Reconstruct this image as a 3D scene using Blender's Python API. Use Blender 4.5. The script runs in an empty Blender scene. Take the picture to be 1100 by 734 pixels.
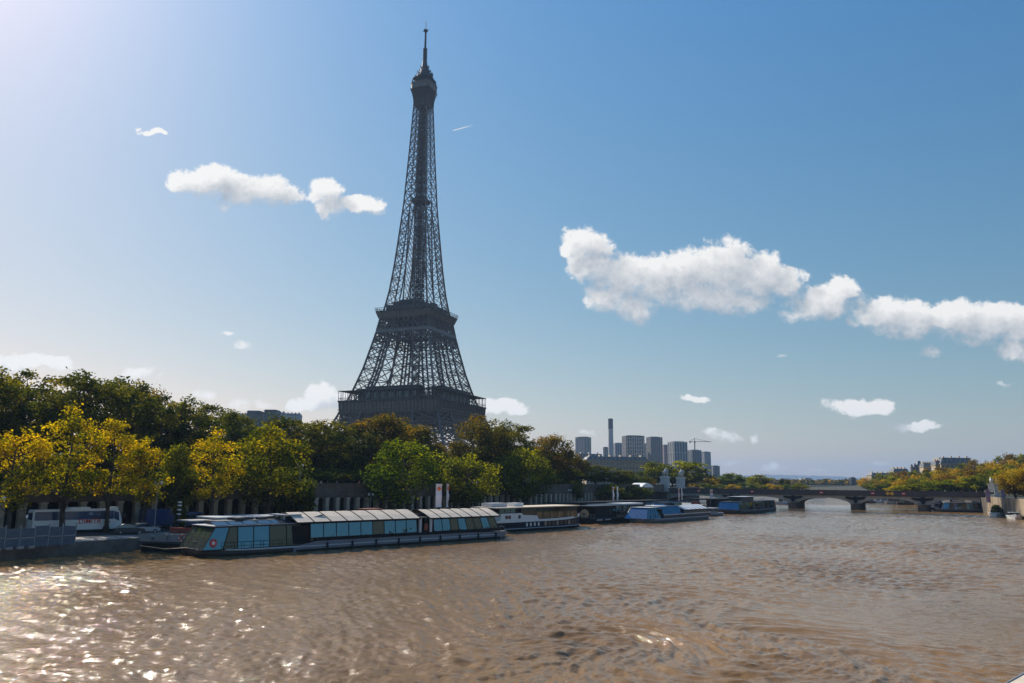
import bpy, math, random
import numpy as np
from mathutils import Vector, Matrix

# ------------------------------------------------------------------ camera
SC = bpy.context.scene
COL = SC.collection
H_CAM = 10.5
PITCH, ROLL, FPX = math.radians(9.95), math.radians(0.5), 856.0
fw = Vector((0, math.cos(PITCH), math.sin(PITCH)))
r0 = Vector((1, 0, 0)); u0 = r0.cross(fw)
rt = math.cos(ROLL) * r0 + math.sin(ROLL) * u0
up = -math.sin(ROLL) * r0 + math.cos(ROLL) * u0
cam_d = bpy.data.cameras.new('camera'); cam = bpy.data.objects.new('camera', cam_d); COL.objects.link(cam)
m = Matrix.Identity(4)
for i in range(3):
    m[i][0], m[i][1], m[i][2] = rt[i], up[i], -fw[i]
m[2][3] = H_CAM
cam.matrix_world = m
cam_d.sensor_width = 36.0; cam_d.lens = 36.0 * FPX / 1100.0
cam_d.clip_start = 0.5; cam_d.clip_end = 60000
SC.camera = cam

# ------------------------------------------------------------------ light and exposure
SUN_AZ, SUN_EL = math.radians(-42), math.radians(38)      # to the left of the view, ahead of the camera
SKY_STRENGTH = 0.09
SUN_STRENGTH = 5.0
HAZE = 0.00008
SC.view_settings.view_transform = 'Standard'
SC.view_settings.look = 'None'
SC.view_settings.exposure = 0.2
SC.view_settings.gamma = 1.0
SC.view_settings.use_curve_mapping = False
cy = SC.cycles
cy.max_bounces = 7; cy.diffuse_bounces = 2; cy.glossy_bounces = 3; cy.transmission_bounces = 4
cy.transparent_max_bounces = 8; cy.volume_bounces = 0
cy.use_adaptive_sampling = True; cy.adaptive_threshold = 0.012
cy.use_denoising = True; cy.denoiser = 'OPENIMAGEDENOISE'; cy.denoising_prefilter = 'ACCURATE'
cy.sample_clamp_indirect = 4.0
cy.caustics_reflective = False; cy.caustics_refractive = False

sun_dir = Vector((math.sin(SUN_AZ) * math.cos(SUN_EL), math.cos(SUN_AZ) * math.cos(SUN_EL), math.sin(SUN_EL)))
sd = bpy.data.lights.new('sun', 'SUN'); sd.energy = SUN_STRENGTH; sd.angle = math.radians(0.53); sd.color = (1.0, 0.91, 0.77)
so = bpy.data.objects.new('sun', sd); COL.objects.link(so)
so.rotation_euler = sun_dir.to_track_quat('Z', 'Y').to_euler()
so.location = (-300, 300, 400)


def ray(px, py):
    return rt * ((px - 550) / FPX) + up * ((367 - py) / FPX) + fw


def P(px, py, z=0.0):
    """the point of the level z that lies on the sight line of a photo pixel"""
    d = ray(px, py); t = (z - H_CAM) / d.z
    return Vector((d.x * t, d.y * t, z))


def D(px, py, dist):
    """the point at forward distance dist on the sight line of a photo pixel"""
    d = ray(px, py); t = dist / d.y
    return Vector((d.x * t, dist, H_CAM + d.z * t))


# ------------------------------------------------------------------ world: Nishita sky with cumulus clouds
class NT:
    def __init__(s, tree): s.t = tree; s.n = tree.nodes; s.l = tree.links

    def set(s, sock, v):
        if isinstance(v, bpy.types.NodeSocket): s.l.new(v, sock)
        elif v is not None: sock.default_value = v

    def math(s, op, a, b=None, c=None, clamp=False):
        n = s.n.new('ShaderNodeMath'); n.operation = op; n.use_clamp = clamp
        s.set(n.inputs[0], a)
        if b is not None: s.set(n.inputs[1], b)
        if c is not None: s.set(n.inputs[2], c)
        return n.outputs[0]

    def vmath(s, op, a, b=None, c=None):
        n = s.n.new('ShaderNodeVectorMath'); n.operation = op
        s.set(n.inputs[0], a)
        if b is not None: s.set(n.inputs[1], b)
        if c is not None: s.set(n.inputs[2], c)
        return n.outputs['Value'] if op in ('DOT_PRODUCT', 'LENGTH') else n.outputs[0]

    def noise(s, vec, scale, detail=4, rough=0.5, dist=0.0, col=False, dims='3D'):
        n = s.n.new('ShaderNodeTexNoise'); n.noise_dimensions = dims
        s.set(n.inputs['Vector'], vec); s.set(n.inputs['Scale'], scale)
        n.inputs['Detail'].default_value = detail; n.inputs['Roughness'].default_value = rough
        n.inputs['Distortion'].default_value = dist
        return n.outputs['Color'] if col else n.outputs[0]

    def ramp(s, fac, stops, interp='LINEAR'):
        n = s.n.new('ShaderNodeValToRGB'); n.color_ramp.interpolation = interp
        e = n.color_ramp.elements
        while len(e) < len(stops): e.new(0.5)
        for k, (p, c) in zip(e, stops): k.position = p; k.color = (*c, 1)
        s.set(n.inputs[0], fac)
        return n.outputs[0]

    def smooth(s, v, a, b, o0=0.0, o1=1.0):
        n = s.n.new('ShaderNodeMapRange'); n.interpolation_type = 'SMOOTHSTEP'
        s.set(n.inputs[0], v)
        for i, x in ((1, a), (2, b), (3, o0), (4, o1)): s.set(n.inputs[i], x)
        return n.outputs[0]

    def mix(s, fac, a, b):
        n = s.n.new('ShaderNodeMix'); n.data_type = 'RGBA'
        s.set(n.inputs[0], fac)
        s.set(n.inputs[6], a if not isinstance(a, tuple) else (*a, 1)); s.set(n.inputs[7], b if not isinstance(b, tuple) else (*b, 1))
        return n.outputs[2]


# cumulus of the photograph: centre, radii (in photo pixels, turned into sky directions) and density
CLOUDS = [
    (200, 194, 24, 15, 1), (226, 196, 28, 19, 1), (255, 203, 34, 19, 1), (285, 203, 26, 17, 1), (306, 212, 22, 12, 1), (240, 222, 14, 8, .6),
    (350, 205, 22, 15, 1), (357, 221, 24, 14, 1), (383, 220, 24, 12, 1), (402, 224, 16, 9, .9), (335, 214, 14, 11, .9),
    (622, 260, 24, 18, 1), (636, 280, 30, 24, 1), (662, 300, 36, 28, 1), (655, 318, 26, 18, .9), (682, 330, 28, 18, .9), (706, 303, 42, 26, 1),
    (742, 296, 40, 26, 1), (782, 288, 36, 30, 1), (812, 297, 40, 26, 1), (842, 304, 28, 16, 1), (762, 318, 50, 20, 1), (800, 326, 38, 12, .9), (606, 270, 12, 12, .9),
    (880, 326, 38, 18, 1), (906, 312, 26, 14, 1), (855, 337, 20, 10, .9),
    (948, 338, 36, 19, 1), (982, 344, 36, 17, 1), (1030, 343, 40, 20, 1), (1062, 350, 32, 20, 1), (1092, 352, 28, 24, 1), (1094, 377, 24, 18, .9), (1050, 366, 20, 10, .8), (918, 350, 20, 7, .8),
    (1140, 360, 40, 30, 1), (1003, 377, 20, 9, .8), (916, 436, 34, 10, .95), (940, 438, 26, 7, .8), (984, 458, 34, 5, .75), (744, 427, 22, 5, .75),
    (776, 467, 20, 7, .85), (762, 462, 12, 6, .8), (809, 470, 10, 5, .7), (12, 387, 34, 10, 1), (55, 391, 26, 7, .9), (-25, 384, 26, 12, 1),
    (147, 400, 18, 7, .95), (172, 404, 10, 4, .6), (216, 422, 17, 6, .85), (262, 373, 16, 8, .85), (243, 360, 9, 4, .7), (258, 437, 16, 8, .85), (285, 434, 18, 5, .6),
    (348, 427, 24, 15, 1), (328, 436, 22, 9, .95), (370, 430, 22, 13, 1), (540, 438, 26, 9, 1), (524, 433, 14, 9, .9), (558, 440, 14, 6, .8),
    (165, 144, 22, 4, .62), (150, 141, 8, 4, .6), (832, 503, 19, 7, .66), (878, 507, 20, 4, .55), (786, 498, 14, 5, .65), (745, 455, 10, 3, .5),
    (1078, 412, 9, 4, .65), (840, 386, 9, 4, .5), (630, 466, 8, 4, .6), (948, 500, 20, 5, .55),
]


SKY_GRADE = [(0.13, 1.266, -0.153), (-0.257, 0.904, 0.381), (-0.478, 0.729, 0.871)]


def build_world():
    w = bpy.data.worlds.new('World'); SC.world = w; w.use_nodes = True
    nt = NT(w.node_tree); nt.n.clear()
    out = nt.n.new('ShaderNodeOutputWorld'); bg = nt.n.new('ShaderNodeBackground')
    sky = nt.n.new('ShaderNodeTexSky'); sky.sky_type = 'NISHITA'; sky.sun_disc = False
    sky.sun_elevation = SUN_EL; sky.sun_rotation = SUN_AZ % (2 * math.pi)
    sky.altitude = 0; sky.air_density = 1.0; sky.dust_density = 0.6; sky.ozone_density = 2.5
    # cloud field as a node group of the direction's plane coordinates
    g = bpy.data.node_groups.new('cloud_field', 'ShaderNodeTree')
    g.interface.new_socket('P', in_out='INPUT', socket_type='NodeSocketVector')
    g.interface.new_socket('F', in_out='OUTPUT', socket_type='NodeSocketFloat'); g.interface.new_socket('S', in_out='OUTPUT', socket_type='NodeSocketFloat')
    gt = NT(g); gi = gt.n.new('NodeGroupInput'); go = gt.n.new('NodeGroupOutput')
    p = gi.outputs[0]
    warp = gt.vmath('SUBTRACT', gt.noise(p, 26.0, 3, 0.55, col=True), (0.5, 0.5, 0.5))
    pw = gt.vmath('MULTIPLY_ADD', warp, (0.036, 0.030, 0.0), p)
    acc = big = None
    for (cx, cyy, rx, ry, k) in CLOUDS:
        if rx > 24: rx, ry = rx * 1.08, ry * 1.14
        if rx <= 20: k -= 0.14
        d = ray(cx, cyy); ux, uz = d.x / d.y, d.z / d.y
        sc = 1 / (FPX * (d.y ** 1))
        rel = gt.vmath('MULTIPLY_ADD', pw, (1 / (rx * sc), 1 / (ry * sc), 0), (-ux / (rx * sc), -uz / (ry * sc), 0))
        q = gt.math('SUBTRACT', k, gt.vmath('DOT_PRODUCT', rel, rel))
        if rx > 20: big = q if big is None else gt.math('SMOOTH_MAX', big, q, 0.35)
        acc = q if acc is None else gt.math('SMOOTH_MAX', acc, q, 0.35) if rx > 20 else gt.math('MAXIMUM', acc, q)
    n1 = gt.noise(p, 34.0, 8, 0.58)
    n2 = gt.noise(p, 130.0, 5, 0.6)
    f = gt.math('MULTIPLY_ADD', gt.math('SUBTRACT', n1, 0.42), 2.3, acc)
    f = gt.math('MULTIPLY_ADD', gt.math('SUBTRACT', n2, 0.5), 1.0, f)
    gt.l.new(f, go.inputs[0]); gt.l.new(big, go.inputs[1])

    tc = nt.n.new('ShaderNodeTexCoord')
    sep = nt.n.new('ShaderNodeSeparateXYZ'); nt.l.new(tc.outputs['Generated'], sep.inputs[0])
    yy = nt.math('MAXIMUM', sep.outputs[1], 0.02)
    com = nt.n.new('ShaderNodeCombineXYZ')
    nt.l.new(nt.math('DIVIDE', sep.outputs[0], yy), com.inputs[0]); nt.l.new(nt.math('DIVIDE', sep.outputs[2], yy), com.inputs[1])

    def field(off):
        gn = nt.n.new('ShaderNodeGroup'); gn.node_tree = g
        nt.l.new(nt.vmath('ADD', com.outputs[0], off) if off else com.outputs[0], gn.inputs[0])
        return gn.outputs[0], gn.outputs[1]
    (f0, s0), (f1, s1) = field(None), field((-0.015, 0.023, 0))
    body = nt.math('SUBTRACT', nt.math('MAXIMUM', s0, -1.0), nt.math('MAXIMUM', s1, -1.0))
    alpha = nt.smooth(f0, 0.0, nt.smooth(body, -0.1, 0.35, 1.3, 0.65))      # crisp towards the sun, wispy away from it
    front = nt.smooth(sep.outputs[1], 0.05, 0.3)
    alpha = nt.math('MULTIPLY', alpha, front)
    alpha = nt.math('MULTIPLY', alpha, 0.96)
    # sun-facing flank against shaded flank: slope of the cloud body, plus the billows on it
    billow = nt.math('SUBTRACT', nt.math('SUBTRACT', f0, f1), body)
    lit = nt.math('MULTIPLY_ADD', body, 0.48, nt.math('MULTIPLY_ADD', billow, 0.44, 0.25))
    thin = nt.smooth(f0, 0.2, 1.5, 0.30, 0.0)
    lit = nt.math('ADD', lit, thin, clamp=True)
    ccol = nt.mix(lit, (3.5, 3.9, 4.5), (9.4, 9.25, 9.0))
    # condensation trail
    a = ray(486, 140.5); b = ray(512, 133.5)
    a2 = Vector((a.x / a.y, a.z / a.y, 0)); b2 = Vector((b.x / b.y, b.z / b.y, 0)); t = (b2 - a2); ln = t.length; t /= ln
    s_ = nt.math('DIVIDE', nt.vmath('DOT_PRODUCT', nt.vmath('SUBTRACT', com.outputs[0], tuple(a2)), tuple(t)), ln)
    c_ = nt.math('ABSOLUTE', nt.vmath('DOT_PRODUCT', nt.vmath('SUBTRACT', com.outputs[0], tuple(a2)), (-t.y, t.x, 0)))
    tr = nt.math('MULTIPLY', nt.smooth(c_, 0.0, 0.0013, 1, 0), nt.math('MULTIPLY', nt.smooth(s_, 0.0, 0.05), nt.smooth(s_, 0.4, 1.0, 1, 0)))
    tr = nt.math('MULTIPLY', nt.math('MULTIPLY', tr, front), 0.75)
    # colour response of the photograph's sky: deeper blue away from the sun, greyer at the horizon
    sc = nt.n.new('ShaderNodeSeparateColor'); nt.l.new(sky.outputs[0], sc.inputs[0])
    cc = nt.n.new('ShaderNodeCombineColor')
    for i, (a_, g_, e_) in enumerate(SKY_GRADE):
        v = nt.math('POWER', nt.math('MULTIPLY', nt.math('MAXIMUM', sc.outputs[i], 0.001), 0.1), g_)
        v = nt.math('MULTIPLY', v, nt.math('MULTIPLY', nt.math('POWER', 2.718, nt.math('MULTIPLY', nt.math('MAXIMUM', sep.outputs[2], 0.0), e_)), 10 * math.exp(a_)))
        nt.l.new(v, cc.inputs[i])
    col = nt.mix(alpha, cc.outputs[0], ccol)
    col = nt.mix(tr, col, (8.0, 8.0, 8.0))
    nt.l.new(col, bg.inputs[0]); bg.inputs[1].default_value = SKY_STRENGTH
    nt.l.new(bg.outputs[0], out.inputs[0])


build_world()


# ------------------------------------------------------------------ materials
def new_mat(name):
    m = bpy.data.materials.new(name); m.use_nodes = True
    nt = NT(m.node_tree)
    return m, nt, nt.n['Principled BSDF']


def mat(name, color, rough=0.6, metal=0.0, var=0.15, scale=1.2, spec=0.5, bump=0.0, bscale=8.0):
    """painted or bare surface with uneven wear"""
    m, nt, b = new_mat(name)
    tc = nt.n.new('ShaderNodeTexCoord')
    n = nt.noise(tc.outputs['Object'], scale, 5, 0.6)
    lo = tuple(c * (1 - var) for c in color); hi = tuple(min(1, c * (1 + var)) for c in color)
    nt.l.new(nt.ramp(n, [(0.3, lo), (0.7, hi)]), b.inputs['Base Color'])
    b.inputs['Roughness'].default_value = rough; b.inputs['Metallic'].default_value = metal
    b.inputs['Specular IOR Level'].default_value = spec
    if bump:
        bn = nt.n.new('ShaderNodeBump'); bn.inputs['Strength'].default_value = bump; bn.inputs['Distance'].default_value = 0.05
        nt.l.new(nt.noise(tc.outputs['Object'], bscale, 4, 0.6), bn.inputs['Height']); nt.l.new(bn.outputs[0], b.inputs['Normal'])
    return m


def glass_mat(name, base, tint, mirror):
    """tinted window glass: dark body under a sky-reflecting coat"""
    m, nt, b = new_mat(name)
    b.inputs['Base Color'].default_value = (*base, 1); b.inputs['Roughness'].default_value = 0.5
    gl = nt.n.new('ShaderNodeBsdfGlossy'); gl.inputs['Color'].default_value = (*tint, 1); gl.inputs['Roughness'].default_value = 0.03
    tc = nt.n.new('ShaderNodeTexCoord')
    bn = nt.n.new('ShaderNodeBump'); bn.inputs['Strength'].default_value = 0.12; bn.inputs['Distance'].default_value = 0.2
    nt.l.new(nt.noise(tc.outputs['Object'], 0.7, 2), bn.inputs['Height']); nt.l.new(bn.outputs[0], gl.inputs['Normal'])
    mx = nt.n.new('ShaderNodeMixShader'); mx.inputs[0].default_value = mirror
    nt.l.new(b.outputs[0], mx.inputs[1]); nt.l.new(gl.outputs[0], mx.inputs[2])
    nt.l.new(mx.outputs[0], nt.n['Material Output'].inputs[0])
    return m


def clear_glass(name, tint=(0.75, 0.8, 0.75), refl=0.22):
    m, nt, b = new_mat(name); nt.n.remove(b)
    tr = nt.n.new('ShaderNodeBsdfTransparent'); tr.inputs[0].default_value = (*tint, 1)
    gl = nt.n.new('ShaderNodeBsdfGlossy'); gl.inputs['Color'].default_value = (0.8, 0.9, 1, 1); gl.inputs['Roughness'].default_value = 0.03
    mx = nt.n.new('ShaderNodeMixShader'); mx.inputs[0].default_value = refl
    nt.l.new(tr.outputs[0], mx.inputs[1]); nt.l.new(gl.outputs[0], mx.inputs[2])
    nt.l.new(mx.outputs[0], nt.n['Material Output'].inputs[0])
    return m


def leaf_mat(name, stops, trans=0.5):
    """leaves: colour runs along each leaf's own 'tone'; light passes through"""
    m, nt, b = new_mat(name); nt.n.remove(b)
    at = nt.n.new('ShaderNodeAttribute'); at.attribute_name = 'tone'
    oi = nt.n.new('ShaderNodeObjectInfo')
    t = nt.math('ADD', at.outputs['Fac'], nt.math('MULTIPLY_ADD', oi.outputs['Random'], 0.24, -0.12), clamp=True)
    col = nt.ramp(t, stops)
    df = nt.n.new('ShaderNodeBsdfDiffuse'); tl = nt.n.new('ShaderNodeBsdfTranslucent')
    nt.l.new(col, df.inputs[0])
    hs = nt.n.new('ShaderNodeHueSaturation'); hs.inputs['Saturation'].default_value = 1.1; hs.inputs['Value'].default_value = 1.25
    nt.l.new(col, hs.inputs['Color']); nt.l.new(hs.outputs[0], tl.inputs[0])
    mx = nt.n.new('ShaderNodeMixShader'); mx.inputs[0].default_value = trans
    nt.l.new(df.outputs[0], mx.inputs[1]); nt.l.new(tl.outputs[0], mx.inputs[2])
    nt.l.new(mx.outputs[0], nt.n['Material Output'].inputs[0])
    return m


M = {}
M['iron'] = mat('iron paint', (0.14, 0.098, 0.076), 0.55, 0, 0.2, 0.15)
M['iron_pale'] = mat('iron paint pale', (0.20, 0.155, 0.13), 0.6, 0, 0.2, 0.3)
M['iron_dark'] = mat('iron paint dark', (0.075, 0.058, 0.052), 0.6, 0, 0.2, 0.3)
M['window_dark'] = glass_mat('dark window', (0.012, 0.014, 0.016), (0.4, 0.45, 0.5), 0.15)
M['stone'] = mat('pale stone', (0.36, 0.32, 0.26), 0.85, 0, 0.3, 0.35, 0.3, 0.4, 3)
M['stone_warm'] = mat('warm stone', (0.27, 0.205, 0.135), 0.85, 0, 0.5, 0.22, 0.3, 0.4, 3)
def streak_mat():
    m, nt, b = new_mat('streaked embankment stone')
    geo = nt.n.new('ShaderNodeNewGeometry')
    n1 = nt.noise(nt.vmath('MULTIPLY', geo.outputs['Position'], (.35, .35, .05)), 1.0, 5, .6); n2 = nt.noise(geo.outputs['Position'], .8, 5, .6)
    col = nt.ramp(nt.math('MULTIPLY_ADD', n2, .35, nt.math('MULTIPLY', n1, .65)), [(.36, (.075, .06, .045)), (.50, (.23, .175, .115)), (.66, (.36, .28, .19))])
    nt.l.new(col, b.inputs['Base Color']); b.inputs['Roughness'].default_value = .9
    return m


M['streak'] = streak_mat()
M['marble'] = mat('weathered marble', (0.58, 0.55, 0.50), 0.8, 0, 0.2, 0.5)
M['stone_dark'] = mat('darker stone', (0.10, 0.085, 0.07), 0.9, 0, 0.35, 0.4, 0.3, 0.4, 3)  # one darker stone tone for vaults, piers, beams, abutments and far walls
M['quay'] = mat('quay stone', (0.15, 0.13, 0.11), 0.9, 0, 0.35, 0.5, 0.3, 0.5, 2)
M['paving'] = mat('quay paving', (0.34, 0.31, 0.27), 0.85, 0, 0.3, 0.6, 0.3, 0.3, 4)
M['asphalt'] = mat('asphalt', (0.055, 0.053, 0.05), 0.9, 0, 0.25, 0.8)
M['earth'] = mat('ground', (0.040, 0.042, 0.026), 0.95, 0, 0.4, 0.05)
M['concrete'] = mat('concrete', (0.30, 0.29, 0.27), 0.85, 0, 0.2, 0.3)
M['white'] = mat('white paint', (0.74, 0.74, 0.72), 0.4, 0, 0.06, 0.8)
M['cream'] = mat('cream roof sheet', (0.70, 0.57, 0.42), 0.6, 0, 0.12, 0.9)
M['grey_hull'] = mat('grey hull paint', (0.17, 0.185, 0.21), 0.5, 0, 0.14, 0.5)
M['pale_grey'] = mat('pale grey paint', (0.50, 0.51, 0.52), 0.45, 0, 0.12, 0.6)
M['navy'] = mat('navy paint', (0.010, 0.016, 0.034), 0.6, 0, 0.2, 0.6, 0.15)
M['black'] = mat('black paint', (0.012, 0.012, 0.013), 0.7, 0, 0.2, 0.9, 0.2)
M['dark_grey'] = mat('dark grey paint', (0.034, 0.037, 0.042), 0.5, 0, 0.2, 0.8)
M['blue_van'] = mat('blue paint', (0.02, 0.05, 0.16), 0.35, 0, 0.1, 0.8)
M['blue_steel'] = mat('blue-grey panel', (0.075, 0.11, 0.15), 0.6, 0, 0.2, 1.5)
M['red'] = mat('red paint', (0.55, 0.03, 0.02), 0.5, 0, 0.1, 1)
M['orange'] = mat('orange-red print', (0.85, 0.13, 0.03), 0.6, 0, 0.05, 1)
M['yellow'] = mat('yellow sign', (0.80, 0.42, 0.02), 0.5, 0, 0.05, 1)
M['rust'] = mat('rust red paint', (0.26, 0.07, 0.04), 0.7, 0, 0.25, 1)
M['wood'] = mat('pale wood', (0.45, 0.30, 0.16), 0.7, 0, 0.2, 1.5)
M['steel'] = mat('galvanised steel', (0.28, 0.29, 0.30), 0.45, 0.3, 0.1, 1)
M['rubber'] = mat('tyre rubber', (0.018, 0.018, 0.018), 0.85, 0, 0.1, 3)
M['silver'] = mat('silver car paint', (0.45, 0.47, 0.5), 0.3, 0.4, 0.05, 1)
M['bark'] = mat('bark', (0.055, 0.045, 0.035), 0.95, 0, 0.4, 1.5)
M['banner'] = mat('banner cloth', (0.72, 0.66, 0.67), 0.8, 0, 0.05, 0.8)
M['lilac'] = mat('lilac banner cloth', (0.36, 0.26, 0.42), 0.8, 0, 0.1, 0.8)
M['glass_blue'] = glass_mat('blue tinted glass', (0.008, 0.040, 0.070), (0.09, 0.215, 0.31), 0.75)
M['glass_deep'] = glass_mat('deep blue glass', (0.010, 0.03, 0.06), (0.14, 0.28, 0.42), 0.6)
M['glass_clear'] = clear_glass('clear glass')
M['glass_dark'] = glass_mat('olive reflection glass', (0.012, 0.011, 0.006), (0.40, 0.40, 0.30), 0.13)  # dark olive of mirrored and seen-through trees put into the glass colour
M['glass_smoke'] = clear_glass('brown tinted glass', (0.34, 0.31, 0.25), 0.12)
M['coach_glass'] = glass_mat('coach glass', (0.016, 0.042, 0.105), (0.30, 0.42, 0.62), 0.16)
M['lamp_glass'] = mat('frosted lamp glass', (0.7, 0.7, 0.66), 0.4, 0, 0.05, 2)
M['slate'] = mat('zinc roof', (0.14, 0.155, 0.18), 0.5, 0, 0.2, 0.4)
M['facade'] = mat('limestone facade', (0.40, 0.33, 0.24), 0.85, 0, 0.15, 0.1)
M['tower_grey'] = mat('tower concrete', (0.22, 0.22, 0.22), 0.8, 0, 0.15, 0.1)
M['tower_pale'] = mat('tower pale concrete', (0.40, 0.40, 0.40), 0.8, 0, 0.12, 0.1)
M['tower_dark'] = mat('tower dark cladding', (0.09, 0.095, 0.10), 0.6, 0, 0.15, 0.1)
M['tower_rose'] = mat('tower rose cladding', (0.26, 0.19, 0.18), 0.7, 0, 0.15, 0.1)
M['tower_glass'] = glass_mat('tower window band', (0.03, 0.04, 0.05), (0.5, 0.56, 0.62), 0.3)
M['cloth_dark'] = mat('dark clothing', (0.03, 0.032, 0.04), 0.9, 0, 0.3, 3)
M['cloth_red'] = mat('red clothing', (0.35, 0.05, 0.04), 0.9, 0, 0.2, 3)
M['cloth_pale'] = mat('pale clothing', (0.4, 0.38, 0.36), 0.9, 0, 0.2, 3)
M['skin'] = mat('skin', (0.45, 0.28, 0.2), 0.6, 0, 0.05, 3)

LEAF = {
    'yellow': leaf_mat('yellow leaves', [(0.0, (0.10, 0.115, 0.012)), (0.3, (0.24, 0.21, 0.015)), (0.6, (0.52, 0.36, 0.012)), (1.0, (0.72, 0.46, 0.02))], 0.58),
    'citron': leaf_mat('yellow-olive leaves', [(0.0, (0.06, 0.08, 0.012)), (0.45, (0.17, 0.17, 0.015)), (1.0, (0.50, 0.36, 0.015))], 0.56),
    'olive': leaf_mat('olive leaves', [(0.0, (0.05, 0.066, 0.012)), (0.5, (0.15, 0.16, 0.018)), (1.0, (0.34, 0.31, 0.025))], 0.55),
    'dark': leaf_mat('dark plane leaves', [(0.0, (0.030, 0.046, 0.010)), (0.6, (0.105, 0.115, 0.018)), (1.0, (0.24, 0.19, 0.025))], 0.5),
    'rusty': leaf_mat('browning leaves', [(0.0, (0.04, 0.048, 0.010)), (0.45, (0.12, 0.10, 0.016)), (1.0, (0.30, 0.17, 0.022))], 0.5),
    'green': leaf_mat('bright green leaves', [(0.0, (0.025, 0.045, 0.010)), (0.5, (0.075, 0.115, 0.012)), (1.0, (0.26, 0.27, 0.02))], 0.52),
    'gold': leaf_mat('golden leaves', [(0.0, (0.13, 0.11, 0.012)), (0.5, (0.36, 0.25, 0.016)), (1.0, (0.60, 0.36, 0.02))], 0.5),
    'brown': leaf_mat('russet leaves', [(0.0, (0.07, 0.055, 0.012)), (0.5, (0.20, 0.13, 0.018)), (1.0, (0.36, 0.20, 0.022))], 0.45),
}


# ------------------------------------------------------------------ mesh helpers
class MB:
    def __init__(s): s.v = []; s.f = []

    def add(s, verts, faces):
        o = len(s.v); s.v.extend([tuple(v) for v in verts]); s.f.extend([tuple(i + o for i in f) for f in faces]); return s

    def box(s, c, size, rz=0.0, taper=1.0):
        hx, hy, hz = size[0] / 2, size[1] / 2, size[2] / 2; ca, sa = math.cos(rz), math.sin(rz); vs = []
        for z in (-1, 1):
            k = taper if z > 0 else 1
            for x, y in ((-1, -1), (1, -1), (1, 1), (-1, 1)):
                X, Y = x * hx * k, y * hy * k
                vs.append((c[0] + X * ca - Y * sa, c[1] + X * sa + Y * ca, c[2] + z * hz))
        return s.add(vs, [(3, 2, 1, 0), (4, 5, 6, 7), (0, 1, 5, 4), (1, 2, 6, 5), (2, 3, 7, 6), (3, 0, 4, 7)])

    def bar(s, a, b, w, h=None, caps=False):
        a = Vector(a); b = Vector(b); d = b - a
        if d.length < 1e-6: return s
        d.normalize(); ref = Vector((0, 0, 1)) if abs(d.z) < 0.9 else Vector((1, 0, 0))
        x = d.cross(ref); x.normalize(); y = x.cross(d); h = h or w
        x *= w / 2; y *= h / 2
        vs = [a - x - y, a + x - y, a + x + y, a - x + y, b - x - y, b + x - y, b + x + y, b - x + y]
        fs = [(0, 1, 5, 4), (1, 2, 6, 5), (2, 3, 7, 6), (3, 0, 4, 7)]
        if caps: fs += [(3, 2, 1, 0), (4, 5, 6, 7)]
        return s.add(vs, fs)

    def slab(s, quad, t):
        q = [Vector(p) for p in quad]; n = (q[1] - q[0]).cross(q[3] - q[0]); n.normalize()
        vs = [p + n * t / 2 for p in q] + [p - n * t / 2 for p in q]
        return s.add(vs, [(0, 1, 2, 3), (7, 6, 5, 4), (0, 4, 5, 1), (1, 5, 6, 2), (2, 6, 7, 3), (3, 7, 4, 0)])

    def tube(s, pts, rad, n=8, cap=True):
        pts = [Vector(p) for p in pts]; rad = rad if isinstance(rad, (list, tuple)) else [rad] * len(pts); o = len(s.v)
        for i, p in enumerate(pts):
            d = (pts[min(i + 1, len(pts) - 1)] - pts[max(i - 1, 0)]); d.normalize()
            ref = Vector((0, 0, 1)) if abs(d.z) < 0.9 else Vector((1, 0, 0))
            x = d.cross(ref); x.normalize(); y = x.cross(d)
            for k in range(n):
                a = 2 * math.pi * k / n; s.v.append(tuple(p + (x * math.cos(a) + y * math.sin(a)) * rad[i]))
        for i in range(len(pts) - 1):
            for k in range(n):
                s.f.append((o + i * n + k, o + i * n + (k + 1) % n, o + (i + 1) * n + (k + 1) % n, o + (i + 1) * n + k))
        if cap:
            s.f.append(tuple(o + k for k in range(n))[::-1]); e = o + (len(pts) - 1) * n; s.f.append(tuple(e + k for k in range(n)))
        return s

    def ball(s, c, r, n=8, m=6):
        rx, ry, rz = r if isinstance(r, (tuple, list)) else (r, r, r); o = len(s.v)
        s.v.append((c[0], c[1], c[2] - rz))
        for j in range(1, m):
            t = math.pi * j / m
            for k in range(n):
                a = 2 * math.pi * k / n
                s.v.append((c[0] + rx * math.sin(t) * math.cos(a), c[1] + ry * math.sin(t) * math.sin(a), c[2] - rz * math.cos(t)))
        s.v.append((c[0], c[1], c[2] + rz)); e = len(s.v) - 1
        for k in range(n):
            s.f.append((o, o + 1 + (k + 1) % n, o + 1 + k)); b = o + 1 + (m - 2) * n; s.f.append((e, b + k, b + (k + 1) % n))
            for j in range(m - 2):
                q = o + 1 + j * n; s.f.append((q + k, q + (k + 1) % n, q + n + (k + 1) % n, q + n + k))
        return s

    def frame(s, hw_lo, hw_hi, z0, z1):
        """square tube of four inclined walls with a top and a bottom"""
        vs = [(x * hw_lo, y * hw_lo, z0) for x, y in ((-1, -1), (1, -1), (1, 1), (-1, 1))] + [(x * hw_hi, y * hw_hi, z1) for x, y in ((-1, -1), (1, -1), (1, 1), (-1, 1))]
        return s.add(vs, [(3, 2, 1, 0), (4, 5, 6, 7), (0, 1, 5, 4), (1, 2, 6, 5), (2, 3, 7, 6), (3, 0, 4, 7)])

    def prism(s, poly, z0, z1):
        n = len(poly); vs = [(p[0], p[1], z0) for p in poly] + [(p[0], p[1], z1) for p in poly]
        return s.add(vs, [tuple(range(n))[::-1], tuple(range(n, 2 * n))] + [(i, (i + 1) % n, n + (i + 1) % n, n + i) for i in range(n)])

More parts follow.
